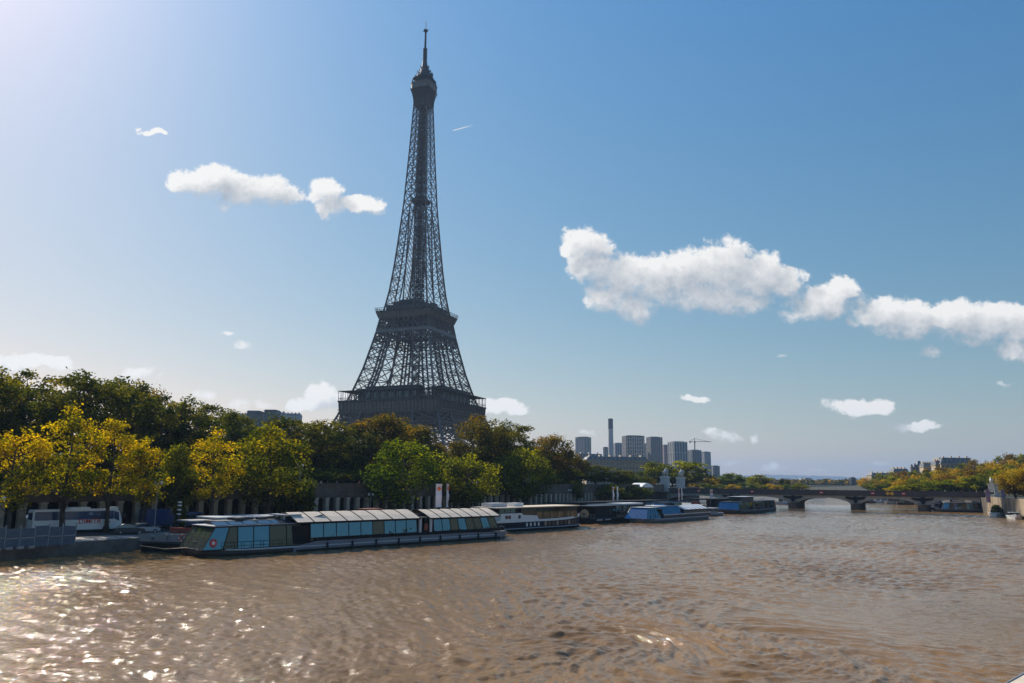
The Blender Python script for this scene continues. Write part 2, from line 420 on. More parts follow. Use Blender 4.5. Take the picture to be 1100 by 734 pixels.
    def xsolid(s, poly_xz, y0, y1):
        """outline in x-z, given thickness along y"""
        n = len(poly_xz); vs = [(p[0], y0, p[1]) for p in poly_xz] + [(p[0], y1, p[1]) for p in poly_xz]
        return s.add(vs, [tuple(range(n)), tuple(range(n, 2 * n))[::-1]] + [((i + 1) % n, i, n + i, n + (i + 1) % n) for i in range(n)])

    def build(s, name, material, parent=None, smooth=False):
        me = bpy.data.meshes.new(name); me.from_pydata(s.v, [], s.f); me.materials.append(material)
        if smooth: me.polygons.foreach_set('use_smooth', [True] * len(me.polygons))
        me.update()
        o = bpy.data.objects.new(name, me); COL.objects.link(o)
        if parent: o.parent = parent
        return o


def tag(o, label=None, cat=None, group=None, kind=None):
    if label: o['label'] = label
    if cat: o['category'] = cat
    if group: o['group'] = group
    if kind: o['kind'] = kind
    return o


def thing(name, label, cat, loc=(0, 0, 0), rz=0.0, group=None):
    o = bpy.data.objects.new(name, None); COL.objects.link(o); o.location = loc; o.rotation_euler = (0, 0, rz)
    o.empty_display_size = 0.5
    return tag(o, label, cat, group)


KIDS = {}


def copy_tree(o, parent=None):
    c = o.copy(); COL.objects.link(c)
    if parent: c.parent = parent
    for k in [x for x in bpy.data.objects if x.parent == o]: copy_tree(k, c)
    return c


def text_mesh(txt, size, name, material, parent, loc, rot, depth=0.02):
    cu = bpy.data.curves.new(name, 'FONT'); cu.body = txt; cu.size = size; cu.extrude = depth / 2; cu.align_x = 'CENTER'; cu.offset = 0.012 * size
    t = bpy.data.objects.new(name, cu); COL.objects.link(t)
    dg = bpy.context.evaluated_depsgraph_get(); me = bpy.data.meshes.new_from_object(t.evaluated_get(dg))
    bpy.data.objects.remove(t); bpy.data.curves.remove(cu)
    me.materials.clear(); me.materials.append(material)
    o = bpy.data.objects.new(name, me); COL.objects.link(o); o.parent = parent; o.location = loc; o.rotation_euler = rot
    return o


ORD = ['first', 'second', 'third', 'fourth', 'fifth', 'sixth', 'seventh', 'eighth', 'ninth', 'tenth', 'eleventh', 'twelfth', 'thirteenth', 'fourteenth',
       'fifteenth', 'sixteenth', 'seventeenth', 'eighteenth', 'nineteenth', 'twentieth', 'twenty-first', 'twenty-second', 'twenty-third', 'twenty-fourth']

# ------------------------------------------------------------------ layout lines (metres; water at z = 0)
QZ, UZ, RUZ = 1.6, 8.2, 5.9; QSL = 0.9           # lower quay, upper promenade
QUAY = [(-125, -60), (-64.5, 104), (-52.3, 128.8), (-12, 183), (22, 227), (80, 335), (86, 372)]
WALL = [(-190, -60), (-72, 125), (-40, 172), (-15, 209), (14, 255), (66, 356), (72, 382)]
RQUAY = [(60, -60), (120, 120), (162, 255), (167, 275), (181, 309)]
BR_C, BR_D = Vector((144.5, 341, 0)), Vector((0.866, -0.5, 0))


def off_poly(poly, off):
    """polyline shifted sideways; positive = towards the river (right)"""
    res = []
    for i, p in enumerate(poly):
        a = Vector(poly[max(i - 1, 0)]); b = Vector(poly[min(i + 1, len(poly) - 1)]); d = (b - a).normalized()
        res.append((p[0] + d.y * off, p[1] - d.x * off))
    return res


def on_line(px, poly, off=0.0):
    """where the sight azimuth of a photo column crosses a shifted polyline"""
    d = ray(px, 517); k = d.x / d.y; pl = off_poly(poly, off)
    for a, b in zip(pl[:-1], pl[1:]):
        fa, fb = a[0] - k * a[1], b[0] - k * b[1]
        if fa * fb <= 0 and max(a[1], b[1]) > 20:
            t = fa / (fa - fb); return Vector((a[0] + (b[0] - a[0]) * t, a[1] + (b[1] - a[1]) * t, 0))
    b = pl[-1]; return Vector((k * b[1], b[1], 0))


# ------------------------------------------------------------------ water
def build_water():
    rng = np.random.default_rng(7)
    rows = []; y = 14.0
    while y < 36: rows.append(y); y += 0.5
    while y < 420: rows.append(y); y += max(0.085, y * 0.0021)
    while y < 9000: rows.append(y); y *= 1.05
    rows = np.array(rows)
    cols = np.linspace(-0.74, 0.74, 900)
    Y = np.repeat(rows[:, None], len(cols), 1); X = cols[None, :] * (Y + 9.0)
    # current-driven chop: many small waves of scattered heading, stronger in the boil
    Z = np.zeros_like(X)
    wx = 0.9 * np.sin(X * 0.11 + 1.3 * np.sin(Y * 0.07)) + 0.6 * np.sin(Y * 0.19 + X * 0.05)
    wy = 0.9 * np.sin(Y * 0.13 + 1.1 * np.sin(X * 0.08)) + 0.5 * np.sin(X * 0.23 - Y * 0.06)
    Xs, Ys = X + wx, Y + wy
    for vx, vy, vr, va in ((9, 52, 6, 0.8), (17, 57, 7, -.8), (24, 64, 8, .7), (3, 60, 7, -.6), (30, 55, 7, .7), (14, 70, 8, .6), (40, 72, 10, -.7), (20, 48, 5, -.7)):
        dx, dy = Xs - vx, Ys - vy; an = va * np.exp(-(dx * dx + dy * dy * .6) / vr ** 2)      # eddies curl the crests
        Xs, Ys = vx + dx * np.cos(an) - dy * np.sin(an), vy + dx * np.sin(an) + dy * np.cos(an)
    main = math.radians(55)
    for i in range(90):
        lam = 0.38 * (11 ** rng.random()); th = main + rng.normal(0, 0.75); k = 2 * math.pi / lam
        amp = 0.0098 * lam ** 0.68
        ph = rng.random() * 6.283
        env = 0.55 + 0.45 * np.sin(X * rng.uniform(-.12, .12) + Y * rng.uniform(-.12, .12) + rng.random() * 6.28)
        keep = np.clip((lam - 2.2 * Y * 0.0021) / (lam * 0.6), 0, 1)
        s = np.sin(k * (Xs * math.cos(th) + Ys * math.sin(th)) + ph)
        Z += amp * env * keep * (s + 0.25 * s * np.abs(s))
    # rough and slick patches
    pt = np.sin(X * .055 + 2 * np.sin(Y * .035)) + np.sin(Y * .06 - X * .03 + 1.7) + 0.7 * np.sin(X * .13 + Y * .09)
    patch = 0.72 + 0.20 * pt
    boil = np.exp(-((X - 6 - 0.15 * (Y - 55)) / 16) ** 2 - ((Y - 58) / 17) ** 2)
    slick = np.exp(-((X - 30) / 14) ** 2 - ((Y - 66) / 9) ** 2)
    Z *= np.clip(patch + 0.45 * boil - 0.35 * slick, 0.25, 2) * 1.0
    Z *= np.clip(1.25 - Y / 900, 0.0, 1)
    n, c = X.shape
    co = np.stack([X, Y, Z], -1).reshape(-1, 3).astype(np.float32)
    idx = np.arange(n * c).reshape(n, c)
    q = np.stack([idx[:-1, :-1], idx[:-1, 1:], idx[1:, 1:], idx[1:, :-1]], -1).reshape(-1, 4)
    me = bpy.data.meshes.new('river'); me.vertices.add(len(co)); me.vertices.foreach_set('co', co.ravel())
    me.loops.add(q.size); me.loops.foreach_set('vertex_index', q.ravel().astype(np.int32))
    me.polygons.add(len(q)); me.polygons.foreach_set('loop_start', np.arange(0, q.size, 4, dtype=np.int32))
    me.polygons.foreach_set('loop_total', np.full(len(q), 4, np.int32))
    me.polygons.foreach_set('use_smooth', np.ones(len(q), bool)); me.update(); me.validate()
    m, nt, b = new_mat('muddy river water')
    tc = nt.n.new('ShaderNodeTexCoord'); geo = nt.n.new('ShaderNodeNewGeometry')
    pos = geo.outputs['Position']
    silt = nt.noise(nt.vmath('MULTIPLY', pos, (0.06, 0.035, 0.0)), 1.0, 5, 0.6)
    col = nt.ramp(silt, [(0.3, (0.190, 0.104, 0.034)), (0.7, (0.262, 0.148, 0.052))])
    nt.l.new(col, b.inputs['Base Color'])
    b.inputs['Roughness'].default_value = 0.045; b.inputs['IOR'].default_value = 1.36
    sep = nt.n.new('ShaderNodeSeparateXYZ'); nt.l.new(pos, sep.inputs[0])
    # ripple strength: gusty patches and a calm slick lying across the river before the bridge
    gust = nt.smooth(nt.noise(nt.vmath('MULTIPLY', pos, (0.05, 0.028, 0.0)), 1.0, 4, 0.6), 0.35, 0.65, 0.55, 1.1)
    sl = nt.math('ABSOLUTE', nt.math('ADD', nt.math('ADD', sep.outputs[1], nt.math('MULTIPLY', sep.outputs[0], 0.97)), nt.math('MULTIPLY_ADD', nt.noise(nt.vmath('MULTIPLY', pos, (0.05, 0.05, 0)), 1.0, 2), 6.0, -366.3)))
    far = nt.smooth(sep.outputs[0], 50.0, 95.0)
    calm = nt.math('SUBTRACT', 1.0, nt.math('MULTIPLY', nt.math('MULTIPLY', nt.smooth(sl, 2.0, 6.0, 1, 0), far), 0.9))
    h1 = nt.noise(nt.vmath('MULTIPLY', pos, (1.0, 1.5, 1.0)), 1.1, 3, 0.55, 0.3)
    h2 = nt.noise(nt.vmath('MULTIPLY', pos, (1.0, 1.3, 1.0)), 4.2, 3, 0.55, 0.4)
    h3 = nt.noise(pos, 13.0, 2, 0.5, 0.3)
    r2 = nt.math('SUBTRACT', 1.0, nt.math('ABSOLUTE', nt.math('MULTIPLY_ADD', h2, 2.0, -1.0)))      # sharp little crests
    hh = nt.math('MULTIPLY_ADD', h1, 0.16, nt.math('MULTIPLY_ADD', r2, 0.072, nt.math('MULTIPLY', h3, 0.022)))
    bn = nt.n.new('ShaderNodeBump'); bn.inputs['Distance'].default_value = 1.0
    nt.l.new(nt.math('MULTIPLY', nt.math('MULTIPLY', gust, calm), 0.6), bn.inputs['Strength']); nt.l.new(hh, bn.inputs['Height']); nt.l.new(bn.outputs[0], b.inputs['Normal'])
    me.materials.append(m)
    o = bpy.data.objects.new('water', me); COL.objects.link(o); tag(o, 'muddy brown river in flood with choppy glinting surface', 'river', kind='structure')


build_water()


# ------------------------------------------------------------------ ground
def sheet(name, poly, z, material, label=None):
    mb = MB(); mb.add([(p[0], p[1], z) for p in poly], [tuple(range(len(poly)))])
    o = mb.build(name, material); tag(o, label, None, kind='structure'); return o


def band(name, A, B, za, zb, material, label):
    """strip of quads between two polylines"""
    mb = MB(); n = len(A)
    mb.add([(p[0], p[1], za) for p in A] + [(p[0], p[1], zb) for p in B], [(i, i + 1, n + i + 1, n + i) for i in range(n - 1)])
    o = mb.build(name, material); tag(o, label, None, kind='structure'); return o


# lower quay: paving, edge wall down to the water
kerb = off_poly(QUAY, -0.5)
band('quay_paving', kerb, WALL, QZ, QZ + QSL, M['paving'], 'sunlit paving of the lower quay')
mb = MB(); qn = len(QUAY)
mb.add([(p[0], p[1], -2) for p in QUAY] + [(p[0], p[1], QZ + 0.12) for p in QUAY] + [(p[0], p[1], QZ + 0.12) for p in kerb] + [(p[0], p[1], QZ - .05) for p in kerb],
       [(k * qn + i, k * qn + i + 1, (k + 1) * qn + i + 1, (k + 1) * qn + i) for k in range(3) for i in range(qn - 1)])
tag(mb.build('quay_wall', M['quay']), 'low dark stone quay wall along the water on the left', 'wall')
road_a, road_b = off_poly(WALL, 10.5), off_poly(WALL, 2.6)
band('road', road_a, road_b, QZ + .006 + QSL * .45, QZ + .006 + QSL * .87, M['asphalt'], 'quayside road where the coach stands')

# upper ground of the left bank, stretching to the horizon; beyond the bridge the river bends left
LB_FAR = [(100, 430), (128, 560), (120, 760), (40, 1050), (-160, 1500)]
poly = WALL + LB_FAR + [(-1500, 3000), (-2600, 9000), (-9000, 9000), (-9000, -60)]
sheet('ground', poly, UZ, M['earth'], 'left bank ground')
mb = MB(); lb = [WALL[-1]] + LB_FAR; n = len(lb)
mb.add([(p[0], p[1], -2) for p in lb] + [(p[0], p[1], UZ - .01) for p in lb], [(i, i + 1, n + i + 1, n + i) for i in range(n - 1)])
mb.build('embankment', M['stone_dark'])
tag(bpy.data.objects['embankment'], 'stone embankment beyond the bridge on the left', 'wall')
# right bank ground rising to a hill
RB_FAR = [(205, 380), (248, 500), (285, 640), (275, 860), (190, 1180), (30, 1600)]


def fade(y):
    t = min(1, max(0, (y - 620) / 420)); return 1 - t * t * (3 - 2 * t)


def hill_z(x, y):
    b = RQUAY + RB_FAR
    d = min(math.hypot(x - p[0], y - p[1]) for p in dense_rb)
    return RUZ + 22 * (1 - math.exp(-(max(0, d - 22) / 95) ** 2)) * fade(y)


dense_rb = []
for a, b in zip((RQUAY + RB_FAR)[:-1], (RQUAY + RB_FAR)[1:]):
    for k in range(12): dense_rb.append((a[0] + (b[0] - a[0]) * k / 12, a[1] + (b[1] - a[1]) * k / 12))
dense_rb.append(RB_FAR[-1])
mb = MB(); lines = []
base = RQUAY + RB_FAR
for off in (0, 0.6, 12, 25, 50, 80, 120, 170, 260, 500, 1200, 4000):
    ln = off_poly(base, off)
    if off >= 170: ln = [(p[0] + off * 0, p[1]) for p in ln]
    lines.append([(p[0], p[1], RUZ + 22 * (1 - math.exp(-(max(0, off - 22) / 95) ** 2)) * fade(p[1])) for p in ln])
n = len(base)
mb.add([p for l in lines for p in l], [(k * n + i, (k + 1) * n + i, (k + 1) * n + i + 1, k * n + i + 1) for k in range(len(lines) - 1) for i in range(n - 1)])
tag(mb.build('terrain', M['earth']), 'right bank ground rising to a wooded hill', kind='structure')
mb = MB()
RW = RQUAY
mb.add([(p[0], p[1], -2) for p in RW] + [(p[0], p[1], RUZ + .5) for p in RW] + [(p[0] + .6, p[1], RUZ + .5) for p in RW] + [(p[0] + .6, p[1], RUZ - .2) for p in RW], [(k * len(RW) + i + 1, k * len(RW) + i, (k + 1) * len(RW) + i, (k + 1) * len(RW) + i + 1) for k in range(3) for i in range(len(RW) - 1)])
rf = MB(); n2 = len(RB_FAR) + 1; RF = [RW[-1]] + RB_FAR
rf.add([(p[0], p[1], -2) for p in RF] + [(p[0], p[1], RUZ - .01) for p in RF], [(i + 1, i, n2 + i, n2 + i + 1) for i in range(n2 - 1)])
tag(rf.build('far_embankment', M['stone_dark']), 'dark river embankment beyond the bridge on the right bank', 'wall')
tag(mb.build('river_wall', M['streak']), 'sunlit buff stone embankment wall on the right bank', 'wall')
# ground below everything reaching the horizon
sheet('far_ground', [(-9000, 1600), (9000, 1600), (16000, 13500), (-16000, 13500)], 3.0, M['earth'], 'distant plain of the city')


def build_hills():
    rng = random.Random(4); mb = MB(); n = 700; rows = 7
    for j in range(rows):
        for i in range(n):
            x = -6000 + 15000 * i / (n - 1); t = j / (rows - 1)
            w = i * 120 / n; ridge = 64 + 9 * math.sin(w * .11) + 5 * math.sin(w * .31 + 1) + 2 * math.sin(w * .9) + rng.uniform(-1.6, 1.6) + (5 if rng.random() < .05 else 0) - 12 * max(0, (x - 2100) / 3500)
            mb.v.append((x, 10300 + 1500 * t, 3.2 + 1.95 * ridge * math.sin(t * math.pi / 2) ** 1.2))
    for j in range(rows - 1):
        for i in range(n - 1): a = j * n + i; mb.f.append((a, a + 1, a + n + 1, a + n))
    m, nt, b = new_mat('wooded suburb hillside')
    geo = nt.n.new('ShaderNodeNewGeometry')
    v = nt.n.new('ShaderNodeTexVoronoi'); v.inputs['Scale'].default_value = 0.014; nt.l.new(geo.outputs['Position'], v.inputs['Vector'])
    spots = nt.smooth(v.outputs['Distance'], 0.18, 0.30, 1, 0)
    n2 = nt.noise(geo.outputs['Position'], 0.004, 3)
    col = nt.mix(nt.math('MULTIPLY', spots, nt.smooth(n2, .45, .6)), (0.028, 0.034, 0.022), (0.40, 0.37, 0.33))
    nt.l.new(col, b.inputs['Base Color']); b.inputs['Roughness'].default_value = 0.9
    tag(mb.build('hills', m, None, True), 'long low hills on the horizon', kind='structure')


build_hills()


# ------------------------------------------------------------------ embankment gallery on the left bank
def build_gallery():
    """retaining wall with a row of square stone pillars before dark openings"""
    root = thing('embankment_gallery', 'long dark stone gallery of square pillars along the quay road', 'gallery', (0, 0, 0))
    def along(step):
        pts = []; carry = 0.0
        for a, b in zip(WALL[:-1], WALL[1:]):
            a = Vector((*a, 0)); b = Vector((*b, 0)); L = (b - a).length; d = (b - a) / L; s = carry
            while s < L:
                pts.append((a + d * s, math.atan2(d.y, d.x))); s += step
            carry = s - L
        return pts
    back = MB(); beam = MB(); par = MB()
    for a, b in zip(WALL[:-1], WALL[1:]):
        a = Vector((*a, 0)); b = Vector((*b, 0)); d = (b - a).normalized(); nrm = Vector((d.y, -d.x, 0))
        L = (b - a).length; rz = math.atan2(d.y, d.x); c = (a + b) / 2
        back.box((c - nrm * 2.0) + Vector((0, 0, (QZ + 6.7) / 2)), (L + 1, 0.4, 6.7 - QZ), rz)
        beam.box((c - nrm * 0.7) + Vector((0, 0, 7.52)), (L + .4, 2.2, 1.6), rz)
        par.box((c + nrm * 0.20) + Vector((0, 0, 8.95)), (L + .4, 0.35, 1.2), rz)
        par.box((c + nrm * 0.20) + Vector((0, 0, 9.65)), (L + .4, 0.55, 0.2), rz)
    back.build('back_wall', M['black'], root); beam.build('beam', M['stone_dark'], root); par.build('parapet', M['stone_dark'], root)
    pts = [p for p in along(3.05) if p[0].y > 60]
    pts = [p for p in pts][:100]
    me = MB().box((0, 0, (QZ + 6.7) / 2), (0.95, 0.9, 6.7 - QZ)).box((0, 0, QZ + .3), (1.15, 1.1, 0.6)).box((0, 0, 6.55), (1.15, 1.08, 0.28))
    first = None
    for p, rz in pts:
        if first is None:
            first = me.build('pillar', M['stone'], root); o = first
        else:
            o = first.copy(); COL.objects.link(o); o.parent = root
        o.location = p; o.rotation_euler = (0, 0, rz)


build_gallery()


# ------------------------------------------------------------------ the iron tower
PROFILE = [(0, 62.5), (20, 50.5), (40, 39.8), (57.6, 32.6), (62, 30.6), (80, 25.2), (100, 20.7), (115.7, 17.4), (131, 14.4), (150, 12.3), (165, 11), (196, 8.5), (236, 6.5), (272, 5.0), (283, 4.9)]
LEGW = [(0, 25), (57.6, 15.8), (115.7, 10.6), (131, 9.6), (150, 9.0), (180, 8.6), (196, 8.5), (283, 4.9)]


def lerp(tab, h):
    for (a, va), (b, vb) in zip(tab[:-1], tab[1:]):
        if h <= b: return va + (vb - va) * (h - a) / (b - a)
    return tab[-1][1]


def build_tower():
    T = D(443.5, 500, 528); yaw = math.radians(-22)
    root = thing('iron_tower', 'tall dark iron lattice tower rising behind the riverside trees', 'tower', (T.x, T.y, 1.0), yaw)

    def xpanel(mb, a0, b0, a1, b1, w, dbl=False):
        """lattice between two chords: bottom points a0 b0, top points a1 b1"""
        mb.bar(a0, b1, w); mb.bar(b0, a1, w)
        if dbl:
            m0, m1 = (a0 + a1) / 2, (b0 + b1) / 2; t, bt = (a1 + b1) / 2, (a0 + b0) / 2
            mb.bar(m0, t, w * .7); mb.bar(m1, t, w * .7); mb.bar(m0, bt, w * .7); mb.bar(m1, bt, w * .7)

    def corners(h, sx, sy):
        o, l = lerp(PROFILE, h), lerp(LEGW, h); i = o - l
        return [Vector((sx * o, sy * o, h)), Vector((sx * i, sy * o, h)), Vector((sx * i, sy * i, h)), Vector((sx * o, sy * i, h))]

    lev_lo = [0, 8, 16, 24, 31.5, 38.5, 45, 51.5, 57.6]
    lev_mid = [57.6, 65, 73, 81, 88.5, 95, 101, 106.5, 111, 115.7]
    for sx in (-1, 1):
        for sy in (-1, 1):
            mb = MB()
            for lev, cw, dw in ((lev_lo, 1.3, 0.55), (lev_mid, 0.95, 0.42)):
                for h0, h1 in zip(lev[:-1], lev[1:]):
                    c0, c1 = corners(h0, sx, sy), corners(h1, sx, sy)
                    for k in range(4):
                        mb.bar(c0[k], c1[k], cw)
                        j = (k + 1) % 4
                        mb.bar(c1[k], c1[j], dw * 1.2)
                        xpanel(mb, c0[k], c0[j], c1[k], c1[j], dw, cw > 1 or k in (0, 3))
                    # rack-lift rail and stair inside the leg
                    m0 = sum(c0, Vector()) / 4; m1 = sum(c1, Vector()) / 4
                    mb.bar(m0, m1, 1.3, 0.7)
                    mb.bar((c0[0] + c0[2]) / 2, c1[1], dw * .8)
            o = mb.build('leg', M['iron'], root)
    # masonry feet
    for sx in (-1, 1):
        for sy in (-1, 1):
            MB().box((sx * 50, sy * 50, 1.0), (27, 27, 4.5), 0, 0.94).build('foot', M['stone'], root)
    # decorative arches under the first gallery
    for s in range(4):
        q = Matrix.Rotation(s * math.pi / 2, 4, 'Z'); mb = MB(); pin = pout = None
        for i in range(37):
            a = math.pi * i / 36
            xi, zi = -37 * math.cos(a), 2 + 37 * math.sin(a); xo, zo = -40.5 * math.cos(a), 2 + 41.5 * math.sin(a)
            yo = -lerp(PROFILE, max(0, zi)) + 1.0
            A, B = q @ Vector((xi, yo, zi)), q @ Vector((xo, yo, zo))
            if pin is not None:
                mb.bar(pin, A, 0.7); mb.bar(pout, B, 0.6); mb.bar(pin, B, 0.3); mb.bar(pout, A, 0.3); mb.bar(A, B, .3)
            pin, pout = A, B
        mb.build('arch', M['iron'], root)

    def band_lattice(mb, hw, z0, z1, n, rows, w, cw, hw1=None):
        hw1 = hw1 or hw
        for s in range(4):
            q = Matrix.Rotation(s * math.pi / 2, 4, 'Z')
            for r in range(rows):
                za, zb = z0 + (z1 - z0) * r / rows, z0 + (z1 - z0) * (r + 1) / rows
                ha, hb = hw + (hw1 - hw) * r / rows, hw + (hw1 - hw) * (r + 1) / rows
                for i in range(n):
                    x0, x1 = -1 + 2 * i / n, -1 + 2 * (i + 1) / n
                    a0, b0, a1, b1 = (q @ Vector((x * h, -h, z)) for x, h, z in ((x0, ha, za), (x1, ha, za), (x0, hb, zb), (x1, hb, zb)))
                    mb.bar(a0, b1, w); mb.bar(b0, a1, w); mb.bar(a0, a1, w * 1.1)
                mb.bar(q @ Vector((-ha, -ha, za)), q @ Vector((ha, -ha, za)), cw)
            mb.bar(q @ Vector((-hw1, -hw1, z1)), q @ Vector((hw1, -hw1, z1)), cw)

    # ---- first gallery
    g1 = thing_part('first_gallery', root)
    mb = MB(); band_lattice(mb, 35.0, 43.6, 51.4, 30, 2, 0.34, 0.75, 34.6); band_lattice(mb, 27.0, 44, 51.4, 14, 1, 0.4, .7); mb.build('truss', M['iron'], g1)
    mb = MB()
    for s in range(4):
        q = Matrix.Rotation(s * math.pi / 2, 4, 'Z')
        p = [q @ Vector(v) for v in ((-34.7, -34.7, 51.5), (34.7, -34.7, 51.5), (35.2, -35.2, 58.6), (-35.2, -35.2, 58.6))]
        mb.slab(p, 0.3)
    mb.build('frieze', M['iron_pale'], g1)
    mb = MB()
    for s in range(4):
        q = Matrix.Rotation(s * math.pi / 2, 4, 'Z'); n = 26
        for i in range(n + 1):
            x = -34.8 + 69.6 * i / n
            mb.bar(q @ Vector((x, -35.0, 51.6)), q @ Vector((x, -35.75, 58.6)), 0.55, 0.9)
            mb.bar(q @ Vector((x, -35.4, 57.3)), q @ Vector((x, -36.2, 58.6)), 0.6, 0.5)
        for z, w in ((51.5, .5), (53.2, .3), (58.5, .6)):
            mb.bar(q @ Vector((-35.9, -35.55, z)), q @ Vector((35.9, -35.55, z)), w, 0.5)
    mb.build('console', M['iron'], g1)
    mb = MB()
    for s in range(4):
        q = Matrix.Rotation(s * math.pi / 2, 4, 'Z')
        mb.slab([q @ Vector(v) for v in ((-36.1, -36.1, 59), (36.1, -36.1, 59), (24, -24, 59), (-24, -24, 59))], 0.6)
    mb.build('deck', M['iron_dark'], g1)
    mb = MB()
    for s in range(4):
        q = Matrix.Rotation(s * math.pi / 2, 4, 'Z')
        mb.slab([q @ Vector(v) for v in ((-36.0, -36.0, 65.4), (36.0, -36.0, 65.4), (27, -27, 65.9), (-27, -27, 65.9))], 0.35)
    mb.build('gallery_roof', M['iron_dark'], g1)
    mb = MB()
    for s in range(4):
        q = Matrix.Rotation(s * math.pi / 2, 4, 'Z')
        for i in range(29):
            x = -35.6 + 71.2 * i / 28
            mb.bar(q @ Vector((x, -35.7, 59.2)), q @ Vector((x, -35.7, 65.3)), 0.22)
            if i % 2 == 0: mb.bar(q @ Vector((x * .84, -30, 59.2)), q @ Vector((x * .84, -30, 65.6)), 0.35)
        for z in (60.4, 61.0): mb.bar(q @ Vector((-35.7, -35.7, z)), q @ Vector((35.7, -35.7, z)), 0.16)
    mb.build('railing', M['iron'], g1)
    for s in range(4):
        q = Matrix.Rotation(s * math.pi / 2, 4, 'Z'); mb = MB()
        ln = 19 if s % 2 == 0 else 21
        c = q @ Vector((0, -27, 63.6)); mb.box(c, (2 * ln, 7.5, 8.2), s * math.pi / 2)
        mb.box(q @ Vector((0, -27, 68.0)), (2 * ln + 1.4, 8.6, 0.5), s * math.pi / 2)
        o = mb.build('pavilion', M['iron_dark'], g1)
        for i in range(7):
            x = -ln + 2.5 + (2 * ln - 5) * i / 6
            MB().box(q @ Vector((x, -30.83, 62.6)), (3.2, 0.16, 4.2), s * math.pi / 2).build('window', M['window_dark'], o)
        pass
    # ---- second gallery
    g2 = thing_part('second_gallery', root)
    mb = MB(); band_lattice(mb, 21.2, 99, 105.2, 10, 1, 0.42, .6, 19.9); band_lattice(mb, 19.5, 107.6, 114.9, 10, 1, 0.42, .7, 18.2)
    band_lattice(mb, 13, 108, 114, 5, 1, .4, .6, 12.5)
    mb.build('truss', M['iron'], g2)
    mb = MB()
    for s in range(4):
        q = Matrix.Rotation(s * math.pi / 2, 4, 'Z')
        mb.slab([q @ Vector(v) for v in ((-19.95, -19.95, 105.2), (19.95, -19.95, 105.2), (19.5, -19.5, 107.6), (-19.5, -19.5, 107.6))], 0.5)
    mb.build('beam', M['iron_pale'], g2)
    mb = MB()
    for s in range(4):
        q = Matrix.Rotation(s * math.pi / 2, 4, 'Z'); n = 20
        mb.slab([q @ Vector(v) for v in ((-18.3, -18.3, 114.9), (18.3, -18.3, 114.9), (19.7, -19.7, 119.2), (-19.7, -19.7, 119.2))], 0.3)
        for i in range(n + 1):
            x = -1 + 2 * i / n
            mb.bar(q @ Vector((x * 18.3, -18.6, 115.0)), q @ Vector((x * 19.8, -20.1, 119.2)), 0.42, .7)
    mb.build('console', M['iron_pale'], g2)
    mb = MB()
    mb.frame(20.3, 20.3, 119.2, 119.8)
    mb.build('deck', M['iron_dark'], g2)
    mb = MB()
    for s in range(4):
        q = Matrix.Rotation(s * math.pi / 2, 4, 'Z')
        for i in range(25):
            x = -20.5 + 41 * i / 24; mb.bar(q @ Vector((x, -20.6, 119.8)), q @ Vector((x, -20.6, 121.9)), 0.16)
        for z in (120.6, 121.8): mb.bar(q @ Vector((-20.6, -20.6, z)), q @ Vector((20.6, -20.6, z)), 0.2)
    mb.build('railing', M['iron'], g2)
    mb = MB(); rng = random.Random(3)
    mb.frame(15.4, 15.2, 119.8, 124.3)
    for i in range(26):
        a = rng.random() * 6.28; r = rng.uniform(5, 13.2)
        mb.box((r * math.cos(a), r * math.sin(a), 124.3 + rng.uniform(.6, 2.2)), (rng.uniform(2, 6), rng.uniform(2, 6), rng.uniform(2.0, 4.4)), 0)
    mb.build('pavilion', M['iron_dark'], g2)
    # ---- upper shaft
    lev = [115.7]
    while lev[-1] < 269: lev.append(lev[-1] + max(5.0, 9.6 - (lev[-1] - 115) * 0.033))
    lev[-1] = 271
    mb = MB()
    for h0, h1 in zip(lev[:-1], lev[1:]):
        for sx in (-1, 1):
            for sy in (-1, 1):
                c0, c1 = corners(h0, sx, sy), corners(h1, sx, sy)
                cw = 0.85 - (h0 - 115) * 0.0017
                mb.bar(c0[0], c1[0], cw)
                inner = lerp(PROFILE, h0) - lerp(LEGW, h0) > 0.25
                mb.bar(c0[1], c1[1], cw * (.8 if inner else .5)); mb.bar(c0[3], c1[3], cw * (.8 if inner else .5))
                if inner: mb.bar(c0[2], c1[2], cw * .6)
                for a, b in ((0, 1), (0, 3)) :
                    dw = 0.36 if a == 0 else 0.26
                    mb.bar(c1[a], c1[b], dw * 1.1)
                    xpanel(mb, c0[a], c0[b], c1[a], c1[b], dw, h0 < 180 and a == 0)
    mb.build('shaft', M['iron'], root)
    mb = MB()
    hs = 124.0
    while hs < 269:
        r = 3.0 - (hs - 124) * 0.008; r1 = 3.0 - (hs + 3.2 - 124) * 0.008
        cs = [(-1, -1), (1, -1), (1, 1), (-1, 1)]
        for k in range(4):
            a, b = cs[k], cs[(k + 1) % 4]
            A0, B0, A1, B1 = Vector((a[0] * r, a[1] * r, hs)), Vector((b[0] * r, b[1] * r, hs)), Vector((a[0] * r1, a[1] * r1, hs + 3.2)), Vector((b[0] * r1, b[1] * r1, hs + 3.2))
            mb.bar(A0, A1, .45); mb.bar(A0, B1, .3); mb.bar(B0, A1, .3); mb.bar(A0, B0, .32)
            mb.bar((A0 + B0) / 2, (A1 + B1) / 2, .4)
        mb.bar((0, 0, hs), (0, 0, hs + 3.2), .9, .8)
        if int(hs) % 2: mb.box((0, 0, hs), (3.0, 3.0, .25))
        hs += 3.2
    mb.build('lift_shaft', M['iron_dark'], root)
    mb = MB(); mb.frame(4.6, 5.2, 198.5, 200.0); mb.frame(4.8, 4.8, 200.05, 201.4); mb.frame(2.8, 2.8, 201.45, 203.5)
    mb.build('intermediate_platform', M['iron_dark'], root)
    # ---- top gallery
    g3 = thing_part('top_gallery', root)
    mb = MB()
